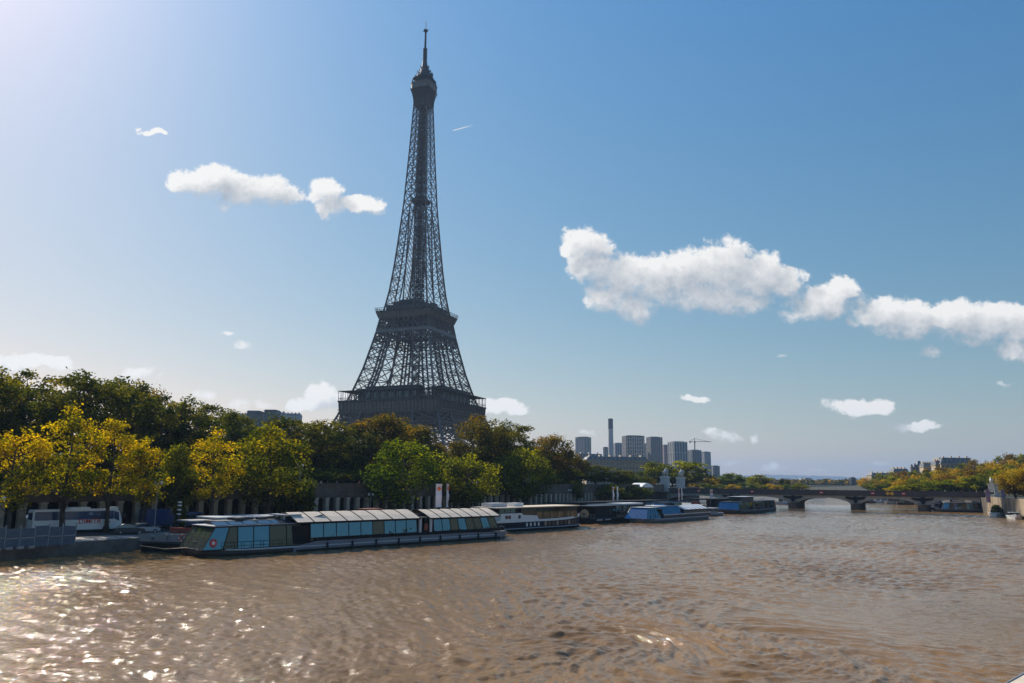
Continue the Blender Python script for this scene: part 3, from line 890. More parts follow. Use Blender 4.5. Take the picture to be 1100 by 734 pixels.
    for s in range(4):
        q = Matrix.Rotation(s * math.pi / 2, 4, 'Z')
        for i in range(9):
            x = -1 + 2 * i / 8
            pts = [(4.95, 270), (5.2, 275), (5.9, 279), (7.0, 282.5)]
            for (ra, za), (rb, zb) in zip(pts[:-1], pts[1:]): mb.bar(q @ Vector((x * ra, -ra, za)), q @ Vector((x * rb, -rb, zb)), 0.5, .6)
    mb.build('bracket', M['iron'], g3)
    mb = MB(); mb.frame(4.4, 5.6, 270, 282.5); mb.build('cabin', M['iron_dark'], g3)
    mb = MB(); c = 7.3; ch = 1.6
    oct_ = [(-c + ch, -c), (c - ch, -c), (c, -c + ch), (c, c - ch), (c - ch, c), (-c + ch, c), (-c, c - ch), (-c, -c + ch)]
    mb.prism(oct_, 282.5, 286.6); mb.prism([(p[0] * 1.04, p[1] * 1.04) for p in oct_], 286.6, 287.1)
    mb.build('gallery_band', M['iron_pale'], g3)
    mb = MB()
    for p, p2 in zip(oct_, oct_[1:] + oct_[:1]):
        for k in range(5):
            x, y = p[0] + (p2[0] - p[0]) * k / 5, p[1] + (p2[1] - p[1]) * k / 5
            mb.bar((x * .97, y * .97, 287.1), (x * .9, y * .9, 290.6), .2)
        mb.bar((p[0] * .93, p[1] * .93, 289), (p2[0] * .93, p2[1] * .93, 289), .2)
    mb.prism([(p[0] * .74, p[1] * .74) for p in oct_], 287.1, 291.8); mb.prism([(p[0] * .92, p[1] * .92) for p in oct_], 290.6, 291.1)
    mb.build('cage', M['iron_dark'], g3)
    mb = MB(); rng = random.Random(8)
    prof = [(5.9, 291.1), (5.8, 293), (4.9, 295), (3.8, 297.2), (2.7, 299.5), (2.0, 302), (1.6, 305)]
    mb.tube([(0, 0, z) for r, z in prof], [r for r, z in prof], 12)
    for i in range(60):
        a = rng.random() * 6.28; z = rng.uniform(291.2, 300); r = np.interp(z, [p[1] for p in prof], [p[0] for p in prof])
        mb.bar((r * .8 * math.cos(a), r * .8 * math.sin(a), z), (r * 1.16 * math.cos(a), r * 1.16 * math.sin(a), z + rng.uniform(.6, 2.6)), 0.4)
    mb.bar((-8.8, 3.2, 291), (8.2, -3.2, 291), 0.5); mb.bar((-8.6, 3.1, 289.8), (-8.6, 3.1, 294.6), 0.5); mb.bar((8.0, -3.1, 289.6), (8.0, -3.1, 292.2), 0.8)
    mb.bar((3.0, 8.0, 291), (-3.0, -8.0, 291), 0.4)
    mb.build('dome', M['iron_dark'], g3)
    mb = MB()
    mb.tube([(0, 0, 303.5), (0, 0, 315)], [1.35, 1.0], 10)
    for z in np.arange(305, 315, 1.6): mb.tube([(0, 0, z), (0, 0, z + .5)], 1.6, 10)
    mb.tube([(0, 0, 315), (0, 0, 329.5)], [.8, .65], 8)
    mb.tube([(0, 0, 328.9), (0, 0, 329.9)], 1.5, 8); mb.bar((-2.4, 0, 329.5), (2.4, 0, 329.5), .35); mb.bar((0, -2.4, 329.5), (0, 2.4, 329.5), .35)
    mb.tube([(0, 0, 329.5), (0, 0, 336.8)], [.3, .18], 6)
    mb.build('antenna', M['iron_dark'], root)
    return root


def thing_part(name, parent):
    o = bpy.data.objects.new(name, None); COL.objects.link(o); o.parent = parent; return o


build_tower()


# ------------------------------------------------------------------ trees
def crown_mesh(name, material, H0, R0, z_lo, n_clump, n_leaf, leaf, seed, shape='round', spread=0.22):
    """leaf-sized faces gathered in clumps through the crown's volume"""
    rg = np.random.default_rng(seed)
    C = []
    zc, hz = (H0 + z_lo) / 2, (H0 - z_lo) / 2
    while len(C) < n_clump:
        p = rg.uniform(-1, 1, 3); r = np.linalg.norm(p)
        if r > 1 or r < 0.25: continue
        if rg.random() > r ** 1.2: continue
        if shape == 'airy' and p[2] > 0: p[:2] *= 1 - 0.45 * p[2]
        if shape == 'cone': p[:2] *= 0.95 - 0.55 * (p[2] + 1) / 2
        if shape == 'spread' and p[2] < 0: p[:2] *= 0.75
        if shape == 'drop': p[:2] *= 0.75 + 0.25 * np.cos(p[2] * 1.2)
        C.append(p * 0.84)
    C = np.array(C)
    rc = R0 * rg.uniform(spread * 0.65, spread * 1.35, n_clump)
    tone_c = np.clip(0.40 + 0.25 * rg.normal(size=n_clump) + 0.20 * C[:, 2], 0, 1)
    per = rg.choice(n_clump, n_leaf, p=rc ** 1.6 / (rc ** 1.6).sum())
    d = rg.normal(size=(n_leaf, 3)); d /= np.linalg.norm(d, axis=1)[:, None]
    rad = rg.random(n_leaf) ** 0.45
    ctr = C[per] * np.array([R0, R0, hz]) + np.array([0, 0, zc]) + d * (rad * rc[per])[:, None] * np.array([1.15, 1.15, 0.85])
    # stray twigs that break the outline
    st = rg.random(n_leaf) < 0.06
    ctr[st] += d[st] * rc[per][st][:, None] * rg.uniform(0.1, 0.7, st.sum())[:, None]
    nrm = d * 0.6 + rg.normal(size=(n_leaf, 3)) * 0.7 + np.array([0, 0, 0.35]); nrm /= np.linalg.norm(nrm, axis=1)[:, None]
    a = np.cross(nrm, rg.normal(size=(n_leaf, 3))); a /= np.linalg.norm(a, axis=1)[:, None]
    b = np.cross(nrm, a)
    sz = leaf * rg.uniform(0.6, 1.3, n_leaf)[:, None]
    vs = np.stack([ctr - a * sz * .5, ctr + b * sz * .34 - a * sz * .08, ctr + a * sz * .5, ctr - b * sz * .34 - a * sz * .08], 1).reshape(-1, 3).astype(np.float32)
    me = bpy.data.meshes.new(name); nq = n_leaf
    me.vertices.add(nq * 4); me.vertices.foreach_set('co', vs.ravel())
    me.loops.add(nq * 4); me.loops.foreach_set('vertex_index', np.arange(nq * 4, dtype=np.int32))
    me.polygons.add(nq); me.polygons.foreach_set('loop_start', np.arange(0, nq * 4, 4, dtype=np.int32)); me.polygons.foreach_set('loop_total', np.full(nq, 4, np.int32))
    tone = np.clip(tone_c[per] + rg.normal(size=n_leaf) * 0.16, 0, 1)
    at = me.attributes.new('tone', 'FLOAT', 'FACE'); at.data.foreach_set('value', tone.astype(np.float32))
    me.update(); me.validate(); me.materials.append(material)
    return me, [Vector((c[0] * R0, c[1] * R0, zc + c[2] * hz)) for c in C]


def trunk_mesh(name, H0, z_lo, clumps, seed, r0=0.32):
    rg = random.Random(seed); mb = MB(); top = H0 * 0.72
    pts = [(0, 0, -0.4)] + [(rg.uniform(-.25, .25), rg.uniform(-.25, .25), z) for z in (z_lo * .5, z_lo, (z_lo + top) / 2, top)]
    mb.tube(pts, [r0 * 1.25, r0, r0 * .85, r0 * .55, r0 * .2], 8)
    for c in rg.sample(clumps, min(16, len(clumps))):
        z0 = min(max(z_lo * .85, c.z - rg.uniform(1.5, 4)), top * .95)
        s = Vector((0, 0, z0)); mid = s.lerp(c, .5) + Vector((0, 0, -.3))
        mb.tube([s, mid, c], [r0 * .38, r0 * .22, r0 * .07], 5)
    me_o = mb.build(name, M['bark'], None, True); me = me_o.data; bpy.data.objects.remove(me_o)
    return me


TREE_KINDS = {
    #          leaf      H0  R0  z_lo clumps leaves leaf shape spread
    'yellow': ('yellow', 19, 5.0, 3.8, 64, 4500, 0.38, 'airy', 0.21),
    'citron': ('citron', 17, 5.0, 2.2, 66, 6400, 0.38, 'airy', 0.24),
    'olive': ('olive', 16, 5.0, 2.6, 60, 7000, 0.40, 'airy', 0.27),
    'willow': ('olive', 12, 5.5, 1.6, 60, 8500, 0.40, 'drop', 0.27),
    'green': ('green', 16, 6.2, 1.8, 60, 8000, 0.42, 'drop', 0.26),
    'plane': ('dark', 23, 6.5, 3.6, 84, 8200, 0.50, 'spread', 0.21),
    'rusty': ('rusty', 22, 6.8, 4.0, 75, 9500, 0.52, 'drop', 0.25),
    'bush': ('dark', 7, 3.6, 0.4, 40, 4000, 0.45, 'drop', 0.30),
    'far_olive': ('olive', 14, 6.0, 0.6, 52, 3600, 0.75, 'drop', 0.27),
    'far_gold': ('gold', 14, 6.0, 0.6, 52, 3600, 0.75, 'drop', 0.27),
    'far_brown': ('brown', 14, 6.0, 0.6, 52, 3600, 0.75, 'drop', 0.27),
    'far_green': ('green', 14, 6.0, 0.6, 52, 3600, 0.75, 'drop', 0.27),
    'gold': ('gold', 15, 6.0, 0.8, 60, 7000, 0.5, 'drop', 0.26),
    'poplar': ('dark', 18, 2.4, 1.5, 34, 2200, 0.7, 'cone', 0.45),
}
TREE_MESH = {}


def tree_meshes(kind, v):
    if (kind, v) not in TREE_MESH:
        lf, H0, R0, zl, nc, nl, ls, sh, sp = TREE_KINDS[kind]
        cm, cl = crown_mesh('crown_' + kind, LEAF[lf], H0, R0, zl, nc, nl, ls, 11 + v * 37 + len(kind) * 101, sh, sp)
        tm = trunk_mesh('trunk_' + kind, H0, zl, cl, 5 + v)
        TREE_MESH[(kind, v)] = (cm, tm, H0, R0)
    return TREE_MESH[(kind, v)]


trng = random.Random(21)
TREE_COUNT = [0]


def tree(kind, loc, h, r, label, group=None, name='tree', depth_scale=1.0):
    TREE_COUNT[0] += 1
    cm, tm, H0, R0 = tree_meshes(kind, TREE_COUNT[0] % 3)
    root = thing(name, label, 'tree' if name != 'shrub' else 'shrub', loc, trng.uniform(0, 6.28), group)
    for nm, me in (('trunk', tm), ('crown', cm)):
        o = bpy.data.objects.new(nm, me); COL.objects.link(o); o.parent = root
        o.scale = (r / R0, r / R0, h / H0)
    return root


def tree_px(kind, px, top, wpx, pos, base, label, group=None, name='tree'):
    d = pos.y; zt = D(px, top, d).z
    return tree(kind, (pos.x, pos.y, base), max(2.0, (zt - base) * 1.02), wpx * d / 1720.0 * 1.12, label, group, name)


GF = 'trees on the lower quay'
for kind, px, top, w, lab in [
    ('yellow', 14, 447, 76, 'yellow-green tree behind the blue-grey site fence, nearest the picture edge'),
    ('yellow', 72, 433, 78, 'tall golden-yellow tree standing in front of the rear half of the white coach'),
    ('yellow', 119, 444, 66, 'golden-yellow tree standing in front of the nose of the white coach'),
    ('yellow', 157, 459, 58, 'bright yellow tree beside the blue lorry'),
    ('yellow', 228, 459, 64, 'bright yellow tree above the bow of the long glass tour boat'),
    ('citron', 288, 452, 92, 'broad yellow-olive tree behind the front cabin of the long glass tour boat'),
    ('green', 432, 470, 84, 'bright green bushy tree rising in front of the stone gallery'),
    ('willow', 502, 486, 66, 'olive-green drooping tree behind the two tall white banners'),
    ('willow', 564, 481, 64, 'olive-green drooping tree behind the navy and white boat'),
]:
    tree_px(kind, px, top, w, on_line(px, WALL, 7.2 if px < 330 else 5.5), QZ, lab, GF)
tree_px('olive', 190, 474, 40, on_line(190, WALL, 3.0), QZ, 'small olive tree between two bright yellow trees, behind the blue van', GF)
tree_px('bush', 318, 503, 46, on_line(318, WALL, 9), QZ, 'round grey-green bush at the foot of the broad yellow-olive tree', GF, 'shrub')
tree_px('bush', 196, 540, 14, on_line(196, WALL, 9), QZ, 'small yellowing bush beside the blue lorry', GF, 'shrub')

GB = 'plane trees along the upper promenade'
BACK = [(-34, 388, 92, 'plane'), (20, 389, 88, 'plane'), (82, 392, 84, 'plane'), (130, 403, 72, 'plane'), (168, 417, 64, 'plane'), (207, 424, 64, 'plane'), (245, 438, 58, 'plane'),
        (272, 455, 50, 'plane'), (306, 443, 72, 'plane'), (346, 448, 64, 'plane'), (377, 456, 52, 'plane'), (407, 441, 70, 'rusty'), (446, 455, 58, 'rusty'),
        (515, 442, 66, 'rusty'), (553, 450, 54, 'plane'), (594, 466, 54, 'rusty'), (614, 483, 40, 'rusty')]
for i, (px, top, w, k) in enumerate(BACK):
    lab = ('tall dark plane tree' if k == 'plane' else 'tall browning plane tree') + ' on the promenade, ' + ORD[i] + ' of the front row from the near end'
    tree_px(k, px, top, w, on_line(px, WALL, -22 if px < 480 else -10), UZ, lab, GB)
BACK2 = [(-60, 392, 90), (-6, 397, 84), (50, 396, 84), (106, 400, 76), (150, 414, 66), (188, 426, 60), (226, 436, 60), (258, 452, 56), (326, 451, 64), (362, 458, 56), (392, 458, 50), (427, 450, 60), (468, 474, 40), (534, 456, 56), (575, 470, 50), (606, 488, 40)]
for i, (px, top, w) in enumerate(BACK2):
    tree_px('plane' if i % 4 else 'rusty', px, top, w, on_line(px, WALL, -38 if px < 480 else -22), UZ, 'dark leafy tree standing in the second row of the promenade, ' + ORD[i] + ' from the near end', GB)
GH = 'added bushes blocking light under the crowns'  # bushes and low trees added to block light gaps under the crowns
for i in range(22):
    px = -20 + 30 * i
    tree_px('bush', px, 500 + (i * 7) % 9, 46, on_line(px, WALL, -9), UZ, 'added dark bush blocking light gaps below the plane trees, ' + ORD[i] + ' along the promenade', GH, 'shrub')
for i in range(20):
    px = -40 + 33 * i
    tree_px('bush', px, 476 + (i * 5) % 9, 56, on_line(px, WALL, -52), UZ, 'added dark low tree closing light gaps far back, ' + ORD[i] + ' from the near end', GH, 'tree')
GN = 'trees before the stone bridge'
for kind, px, top, w, d, base, lab in [
    ('plane', 640, 499, 44, 300, UZ, 'dark clipped tree with sunlit rim in front of the beige apartment block'),
    ('plane', 662, 502, 44, 305, UZ, 'dark clipped tree with sunlit top right of centre before the beige block'),
    ('bush', 610, 514, 34, 270, UZ - 5, 'dark rounded tree behind the stern of the navy and white boat'),
    ('bush', 650, 520, 46, 290, UZ - 5, 'dark dense bush behind the pair of white banners'),
    ('bush', 680, 520, 36, 300, UZ - 5, 'dark dense bush beside the white marquee'),
    ('far_olive', 703, 496, 34, 420, UZ, 'dark olive tree standing behind the nearer bridge statue'),
    ('far_olive', 736, 495, 58, 450, UZ, 'large rounded olive tree behind the farther bridge statue'),
    ('far_olive', 722, 503, 40, 455, UZ, 'smaller olive tree tucked between the two left statues'),
    ('far_gold', 764, 512, 22, 520, UZ, 'small yellowish tree between the big olive tree and the green one'),
    ('far_green', 786, 508, 26, 520, UZ, 'rounded green tree above the bridge deck, ahead of the hills'),
    ('far_olive', 774, 511, 24, 530, UZ, 'olive tree leaning against the rounded green tree above the deck'),
    ('far_olive', 815, 510, 26, 540, UZ, 'isolated olive tree above the bridge deck'),
    ('poplar', 839, 513, 7, 560, UZ, 'slender dark poplar above the bridge, the nearer of a pair'),
    ('poplar', 845, 514, 8, 570, UZ, 'slender dark poplar above the bridge, the farther of a pair'),
    ('far_gold', 690, 512, 26, 390, UZ, 'yellow-green low tree above the white marquee'),
    ('far_olive', 672, 508, 30, 380, UZ, 'yellow-green tree at the foot of the beige apartment block'),
]:
    tree_px(kind, px, top, w, D(px, 517, d), base, lab, GN)

for i in range(13):
    px = 684 + 14.5 * i
    tree_px(['far_olive', 'far_gold', 'far_green'][i % 3], px, 518.5 + (i * 5) % 4 * .6, 20, D(px, 517, 440 + 6 * i), UZ - 3, ['olive', 'golden', 'green'][i % 3] + ' hedge-like tree just above the bridge parapet, ' + ORD[i] + ' from the left statues', 'low trees beyond the bridge parapet')


def far_woods():
    """tree cover of the far banks and slopes, one mass of crowns"""
    rg = np.random.default_rng(3); V = []; Tn = []
    for i in range(900):
        px = rg.uniform(760, 935); d = rg.uniform(1080, 2600) if i % 3 else rg.uniform(2600, 4200)
        p = D(px, 517, d); r = rg.uniform(5, 10) * (1 + d / 4000); h = rg.uniform(7, 15) * (1 if i % 9 else 1.4); t0 = rg.normal() * .2 + .5
        n = 46; q = rg.normal(size=(n, 3)); q /= np.linalg.norm(q, axis=1)[:, None]
        c = q * np.array([r, r, h * .55]) * rg.uniform(.6, 1, (n, 1)) + np.array([p.x, p.y, 3 + h * .5])
        nr = q + rg.normal(size=(n, 3)) * .5; nr /= np.linalg.norm(nr, axis=1)[:, None]
        a = np.cross(nr, rg.normal(size=(n, 3))); a /= np.linalg.norm(a, axis=1)[:, None]; b = np.cross(nr, a); sz = r * .38
        V.append(np.stack([c - a * sz, c + b * sz * .7, c + a * sz, c - b * sz * .7], 1).reshape(-1, 3)); Tn.append(np.clip(t0 + rg.normal(size=n) * .12, 0, 1))
    V = np.concatenate(V); Tn = np.concatenate(Tn); nq = len(Tn)
    me = bpy.data.meshes.new('far_woods'); me.from_pydata(V.tolist(), [], np.arange(nq * 4).reshape(nq, 4).tolist())
    at = me.attributes.new('tone', 'FLOAT', 'FACE'); at.data.foreach_set('value', Tn.astype(np.float32)); me.materials.append(LEAF['rusty'])
    o = bpy.data.objects.new('far_woods', me); COL.objects.link(o); tag(o, 'far-off tree cover along the river beyond the bridge', 'woods', kind='stuff')


far_woods()


def far_town():
    rg = random.Random(12); mb = MB()
    for i in range(520):
        d = rg.uniform(2600, 9800); px = rg.uniform(770, 930); p = D(px, 517, d); z0 = 3 + (0 if d < 8800 else 10)
        mb.box((p.x, p.y, z0 + 9), (rg.uniform(14, 46), rg.uniform(12, 20), rg.uniform(14, 30 if i % 6 else 52)), rg.uniform(-.5, .5))
    tag(mb.build('far_town', M['tower_pale']), 'pale far-off houses of the suburbs below the hills', 'houses', kind='stuff')


far_town()
GR = 'autumn trees on the right bank'
TOPS = [(915, 517), (925, 513), (960, 507), (1000, 502), (1030, 498), (1060, 492), (1075, 489), (1100, 487), (1140, 485)]
rr = random.Random(5)
for row, (dd, drop, step, nm) in enumerate([(560, 0.0, 13, 'crest'), (490, 5.0, 13, 'upper'), (430, 10.0, 13, 'middle'), (365, 15.0, 12, 'lowest')]):
    px = 932 + row * 6; i = 0
    while px < 1190:
        d = dd + rr.uniform(-12, 12) + (60 if px < 960 else 0)
        p = D(px, 517, d); base = hill_z(p.x, p.y)
        top = np.interp(px, [t[0] for t in TOPS], [t[1] for t in TOPS]) + drop + rr.uniform(-1.2, 1.5)
        zt = D(px, top, d).z
        if zt - base > 3.5:
            k = rr.choice(['far_brown', 'far_olive', 'far_gold'] if row < 2 else ['far_olive', 'far_gold', 'far_brown', 'far_green'] if row == 2 else ['far_gold', 'far_olive', 'far_olive', 'far_green'])
            word = {'far_brown': 'russet', 'far_gold': 'golden', 'far_olive': 'olive', 'far_green': 'green'}[k]
            tree(k, (p.x, p.y, base), (zt - base) * 1.02, rr.uniform(6.0, 8.2), word + ' tree in the ' + nm + ' row of the wooded right bank, ' + ORD[i] + ' from the far end', GR)
            i += 1
        px += step * rr.uniform(.85, 1.15)
for px, top, w, d, lab in [(1089, 502, 40, 292, 'golden tree above the sunlit embankment wall, next to the statues'), (1110, 499, 46, 285, 'orange-gold tree above the sunlit embankment wall at the picture edge'), (1138, 500, 44, 280, 'golden tree just beyond the picture edge above the embankment wall'), (1175, 494, 56, 250, 'second golden tree beyond the picture edge above the embankment wall'), (1230, 488, 70, 220, 'third golden tree beyond the picture edge above the embankment wall'), (1300, 480, 90, 190, 'fourth golden tree beyond the picture edge above the embankment wall')]:
    p = D(px, 517, d); tree_px('gold', px, top, w, p, RUZ, lab, GR)


# ------------------------------------------------------------------ the stone bridge
def br(t, z=0.0, s=0.0):
    """point on the bridge: t along, s across (positive = away from the camera)"""
    n = Vector((-BR_D.y, BR_D.x, 0)); p = BR_C + BR_D * t + n * s
    return Vector((p.x, p.y, z))


def t_at(px):
    d = ray(px, 520); k = d.x / d.y
    return (k * BR_C.y - BR_C.x) / (BR_D.x - k * BR_D.y)


BW = 15.0
BR_ANG = math.atan2(BR_D.y, BR_D.x)


def build_bridge():
    root = thing('stone_bridge', 'long low stone arch bridge with dark parapet crossing the river', 'bridge')
    tp = [t_at(785), t_at(851), 0.0, t_at(990)]
    tp = [t_at(785), t_at(851), t_at(918), t_at(990)]
    ends = (t_at(716), t_at(1061))
    hw = 1.75; ZB = 5.7
    edges = [ends[0]] + tp + [ends[1]]
    sp = MB(); und = MB()
    for i in range(5):
        a = edges[i] + (hw if i else 0); b = edges[i + 1] - (hw if i < 4 else 0); n = 18; z0, rise = 2.3, 2.55
        prev = None
        for k in range(n + 1):
            u = k / n; t = a + (b - a) * u; z = z0 + rise * (1 - (2 * u - 1) ** 2) ** 0.72
            if prev:
                tq, zq = prev
                sp.add([br(tq, zq, 0), br(t, z, 0), br(t, ZB, 0), br(tq, ZB, 0)], [(0, 1, 2, 3)])
                sp.add([br(tq, zq, BW), br(t, z, BW), br(t, ZB, BW), br(tq, ZB, BW)], [(3, 2, 1, 0)])
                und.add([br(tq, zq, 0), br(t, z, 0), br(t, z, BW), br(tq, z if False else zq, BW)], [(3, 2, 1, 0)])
                # projecting arch ring
                sp.add([br(tq, zq - .02, -.12), br(t, z - .02, -.12), br(t, z + .55, -.12), br(tq, zq + .55, -.12)], [(0, 1, 2, 3)])
                sp.add([br(tq, zq - .02, -.12), br(t, z - .02, -.12), br(t, z - .02, 0), br(tq, zq - .02, 0)], [(3, 2, 1, 0)])
                sp.add([br(tq, zq + .55, -.12), br(t, z + .55, -.12), br(t, z + .55, 0), br(tq, zq + .55, 0)], [(0, 1, 2, 3)])
            prev = (t, z)
    for t in tp:
        for q in (0, BW):
            sp.add([br(t - hw, 2.3, q), br(t + hw, 2.3, q), br(t + hw, ZB, q), br(t - hw, ZB, q)], [(0, 1, 2, 3)] if q == 0 else [(3, 2, 1, 0)])
    m, nt, b = new_mat('bridge limestone')
    tc = nt.n.new('ShaderNodeTexCoord'); bk = nt.n.new('ShaderNodeTexBrick')
    mp = nt.n.new('ShaderNodeMapping'); mp.inputs['Rotation'].default_value = (math.radians(90), 0, 0); mp.inputs['Scale'].default_value = (0.9, 0.9, 0.9)
    nt.l.new(tc.outputs['Object'], mp.inputs[0]); nt.l.new(mp.outputs[0], bk.inputs['Vector'])
    bk.inputs['Color1'].default_value = (0.52, 0.46, 0.37, 1); bk.inputs['Color2'].default_value = (0.44, 0.39, 0.32, 1); bk.inputs['Mortar'].default_value = (0.25, 0.22, 0.18, 1); bk.inputs['Scale'].default_value = 1.0
    nn = nt.noise(tc.outputs['Object'], 0.25, 5, 0.65)
    nt.l.new(nt.mix(nt.smooth(nn, .45, .7), bk.outputs[0], (0.28, 0.245, 0.20)), b.inputs['Base Color']); b.inputs['Roughness'].default_value = .9
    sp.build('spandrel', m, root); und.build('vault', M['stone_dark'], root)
    for t in tp:
        mb = MB(); pl = []
        for k in range(9):
            a = math.pi + math.pi * k / 8; pl.append(br(t + hw * 1.12 * math.cos(a), 0, -0.9 + 2.0 * math.sin(a)))
        for k in range(9):
            a = math.pi * k / 8; pl.append(br(t + hw * 1.12 * math.cos(a), 0, BW + .9 + 2.0 * math.sin(a)))
        mb.prism([(p.x, p.y) for p in pl], -2, 2.25); mb.prism([((p.x - br(t, 0, BW / 2).x) * 1.04 + br(t, 0, BW / 2).x, (p.y - br(t, 0, BW / 2).y) * 1.04 + br(t, 0, BW / 2).y) for p in pl], 2.25, 2.65)
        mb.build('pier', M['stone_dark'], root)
        # bronze-dark eagle over the pier, wings spread in a wreath
        e = MB()
        out = [(-.5, 2.9), (-.7, 3.8), (-1.6, 4.15), (-3.1, 4.35), (-4.1, 4.9), (-4.0, 5.35), (-2.4, 5.2), (-1.0, 5.15), (-.45, 5.55), (0, 5.62), (.45, 5.55), (1.0, 5.15), (2.4, 5.2), (4.0, 5.35), (4.1, 4.9), (3.1, 4.35), (1.6, 4.15), (.7, 3.8), (.5, 2.9)]
        nn_ = len(out)
        e.add([br(t + x, z, -.14) for x, z in out] + [br(t + x * .92, z * .98 + .08, -.55) for x, z in out], [tuple(range(nn_, 2 * nn_))] + [((i + 1) % nn_, i, nn_ + i, nn_ + (i + 1) % nn_) for i in range(nn_)])
        e.build('eagle_relief', M['black'], root)
    c = MB(); L = ends[1] - ends[0]; mid = (ends[0] + ends[1]) / 2
    c.box(br(mid, ZB + .22, BW / 2), (L + 8, BW + 1.0, 0.44), BR_ANG)
    c.build('cornice', M['stone_dark'], root)
    c = MB()
    for q in (-.2, BW + .2): c.box(br(mid, ZB + 1.27, q), (L + 8, .4, 1.66), BR_ANG)
    for q in (-.2, BW + .2): c.box(br(mid, ZB + 2.16, q), (L + 8, .6, .12), BR_ANG)
    n = int(L / 2.6)
    for k in range(n): c.box(br(ends[0] + (k + .5) * L / n, ZB + 1.25, -.43), (.5, .10, 1.6), BR_ANG)
    c.build('parapet', M['iron_dark'], root)
    MB().box(br(mid, ZB + .49, BW / 2), (L + 8, BW - .1, 0.1), BR_ANG).build('roadway', M['asphalt'], root)
    for te, sgn in ((ends[0], -1), (ends[1], 1)):
        MB().box(br(te + sgn * 4.2, ZB / 2 - .5, BW / 2), (8.2, BW + 2.0, ZB + 1.3), BR_ANG).build('abutment', M['stone_dark'], root)
    return ends, tp, ZB


ENDS, TPIER, ZB = build_bridge()


def skin_mesh(name, pts, edges, radii, sub=1):
    me = bpy.data.meshes.new(name); me.from_pydata(pts, edges, []); o = bpy.data.objects.new(name, me); COL.objects.link(o)
    md = o.modifiers.new('s', 'SKIN'); md.use_smooth_shade = True
    for i, v in enumerate(me.skin_vertices[0].data):
        r = radii[i]; v.radius = r if isinstance(r, tuple) else (r, r)
        v.use_root = (i == 0)
    if sub: sm = o.modifiers.new('u', 'SUBSURF'); sm.levels = sub; sm.render_levels = sub
    dg = bpy.context.evaluated_depsgraph_get(); res = bpy.data.meshes.new_from_object(o.evaluated_get(dg))
    bpy.data.objects.remove(o); bpy.data.meshes.remove(me)
    return res


def person_mesh(name, mats, stride, arm):
    """standing or walking adult, 1.74 m, facing +x; one continuous body"""
    s = stride
    pts = [(0, 0, .95), (0, 0, 1.15), (0.01, 0, 1.38), (.02, 0, 1.50), (.04, 0, 1.60), (.05, 0, 1.70),
           (0, .10, .90), (.18 * s + .03, .11, .50), (.10 * s - .02, .11, .09), (.10 * s + .16, .12, .04),
           (0, -.10, .90), (-.12 * s + .03, -.11, .50), (-.34 * s, -.11, .09), (-.34 * s + .17, -.12, .04),
           (0, .19, 1.42), (-.10 * s, .25, 1.14), (arm * .5 + .02, .25, .92), (arm * .6 + .05, .25, .82),
           (0, -.19, 1.42), (.10 * s, -.25, 1.14), (arm * .5 + .10 * s, -.25, .92), (arm * .6 + .14 * s, -.25, .82)]
    ed = [(0, 1), (1, 2), (2, 3), (3, 4), (4, 5), (0, 6), (6, 7), (7, 8), (8, 9), (0, 10), (10, 11), (11, 12), (12, 13), (2, 14), (14, 15), (15, 16), (16, 17), (2, 18), (18, 19), (19, 20), (20, 21)]
    ra = [(.13, .17), (.12, .15), (.13, .17), .06, .095, .08, .09, .065, .045, .04, .09, .065, .045, .04, .06, .045, .035, .04, .06, .045, .035, .04]
    me = skin_mesh(name, pts, ed, ra)
    for m_ in mats: me.materials.append(m_)
    for p in me.polygons:
        z, y = p.center.z, abs(p.center.y)
        p.material_index = 2 if (z > 1.47 or (y > .2 and z < .95 and z > .7)) else (0 if z > .93 or y > .2 and z > .7 else 1)
    return me


PERSONS = [person_mesh('person_dark', (M['cloth_dark'], M['cloth_dark'], M['skin']), .0, .0), person_mesh('person_red', (M['cloth_red'], M['cloth_dark'], M['skin']), .9, .1),
           person_mesh('person_pale', (M['cloth_pale'], M['blue_steel'], M['skin']), .7, .0), person_mesh('person_blue', (M['blue_van'], M['cloth_dark'], M['skin']), 1.0, .2)]
HAIR = MB().ball((.03, 0, 1.725), (.098, .088, .075), 8, 6)
hair_o = HAIR.build('hair', M['bark'], None, True); HAIR_ME = hair_o.data; bpy.data.objects.remove(hair_o)


def person(k, loc, rz, label, group):
    o = bpy.data.objects.new('person', PERSONS[k]); COL.objects.link(o); o.location = loc; o.rotation_euler = (0, 0, rz); tag(o, label, 'person', group)
    h = bpy.data.objects.new('hair', HAIR_ME); COL.objects.link(h); h.parent = o
    return o


prg = random.Random(9)
for i in range(46):
    t = ENDS[0] + (ENDS[1] - ENDS[0]) * (i + prg.uniform(.1, .9)) / 46
    person(prg.choice([0, 0, 0, 1, 2, 3]), br(t, ZB + .54 + (.55 if False else 0.62), .9 + prg.random() * 1.2), BR_ANG + prg.choice([0, math.pi]), 'tiny pedestrian walking along the parapet of the stone bridge', 'pedestrians crossing the stone bridge')
MB_side = MB().box(br((ENDS[0] + ENDS[1]) / 2, ZB + .54 + .29, 1.55), (ENDS[1] - ENDS[0] + 6, 2.6, .58), BR_ANG).build('footway', M['stone'], bpy.data.objects['stone_bridge'])


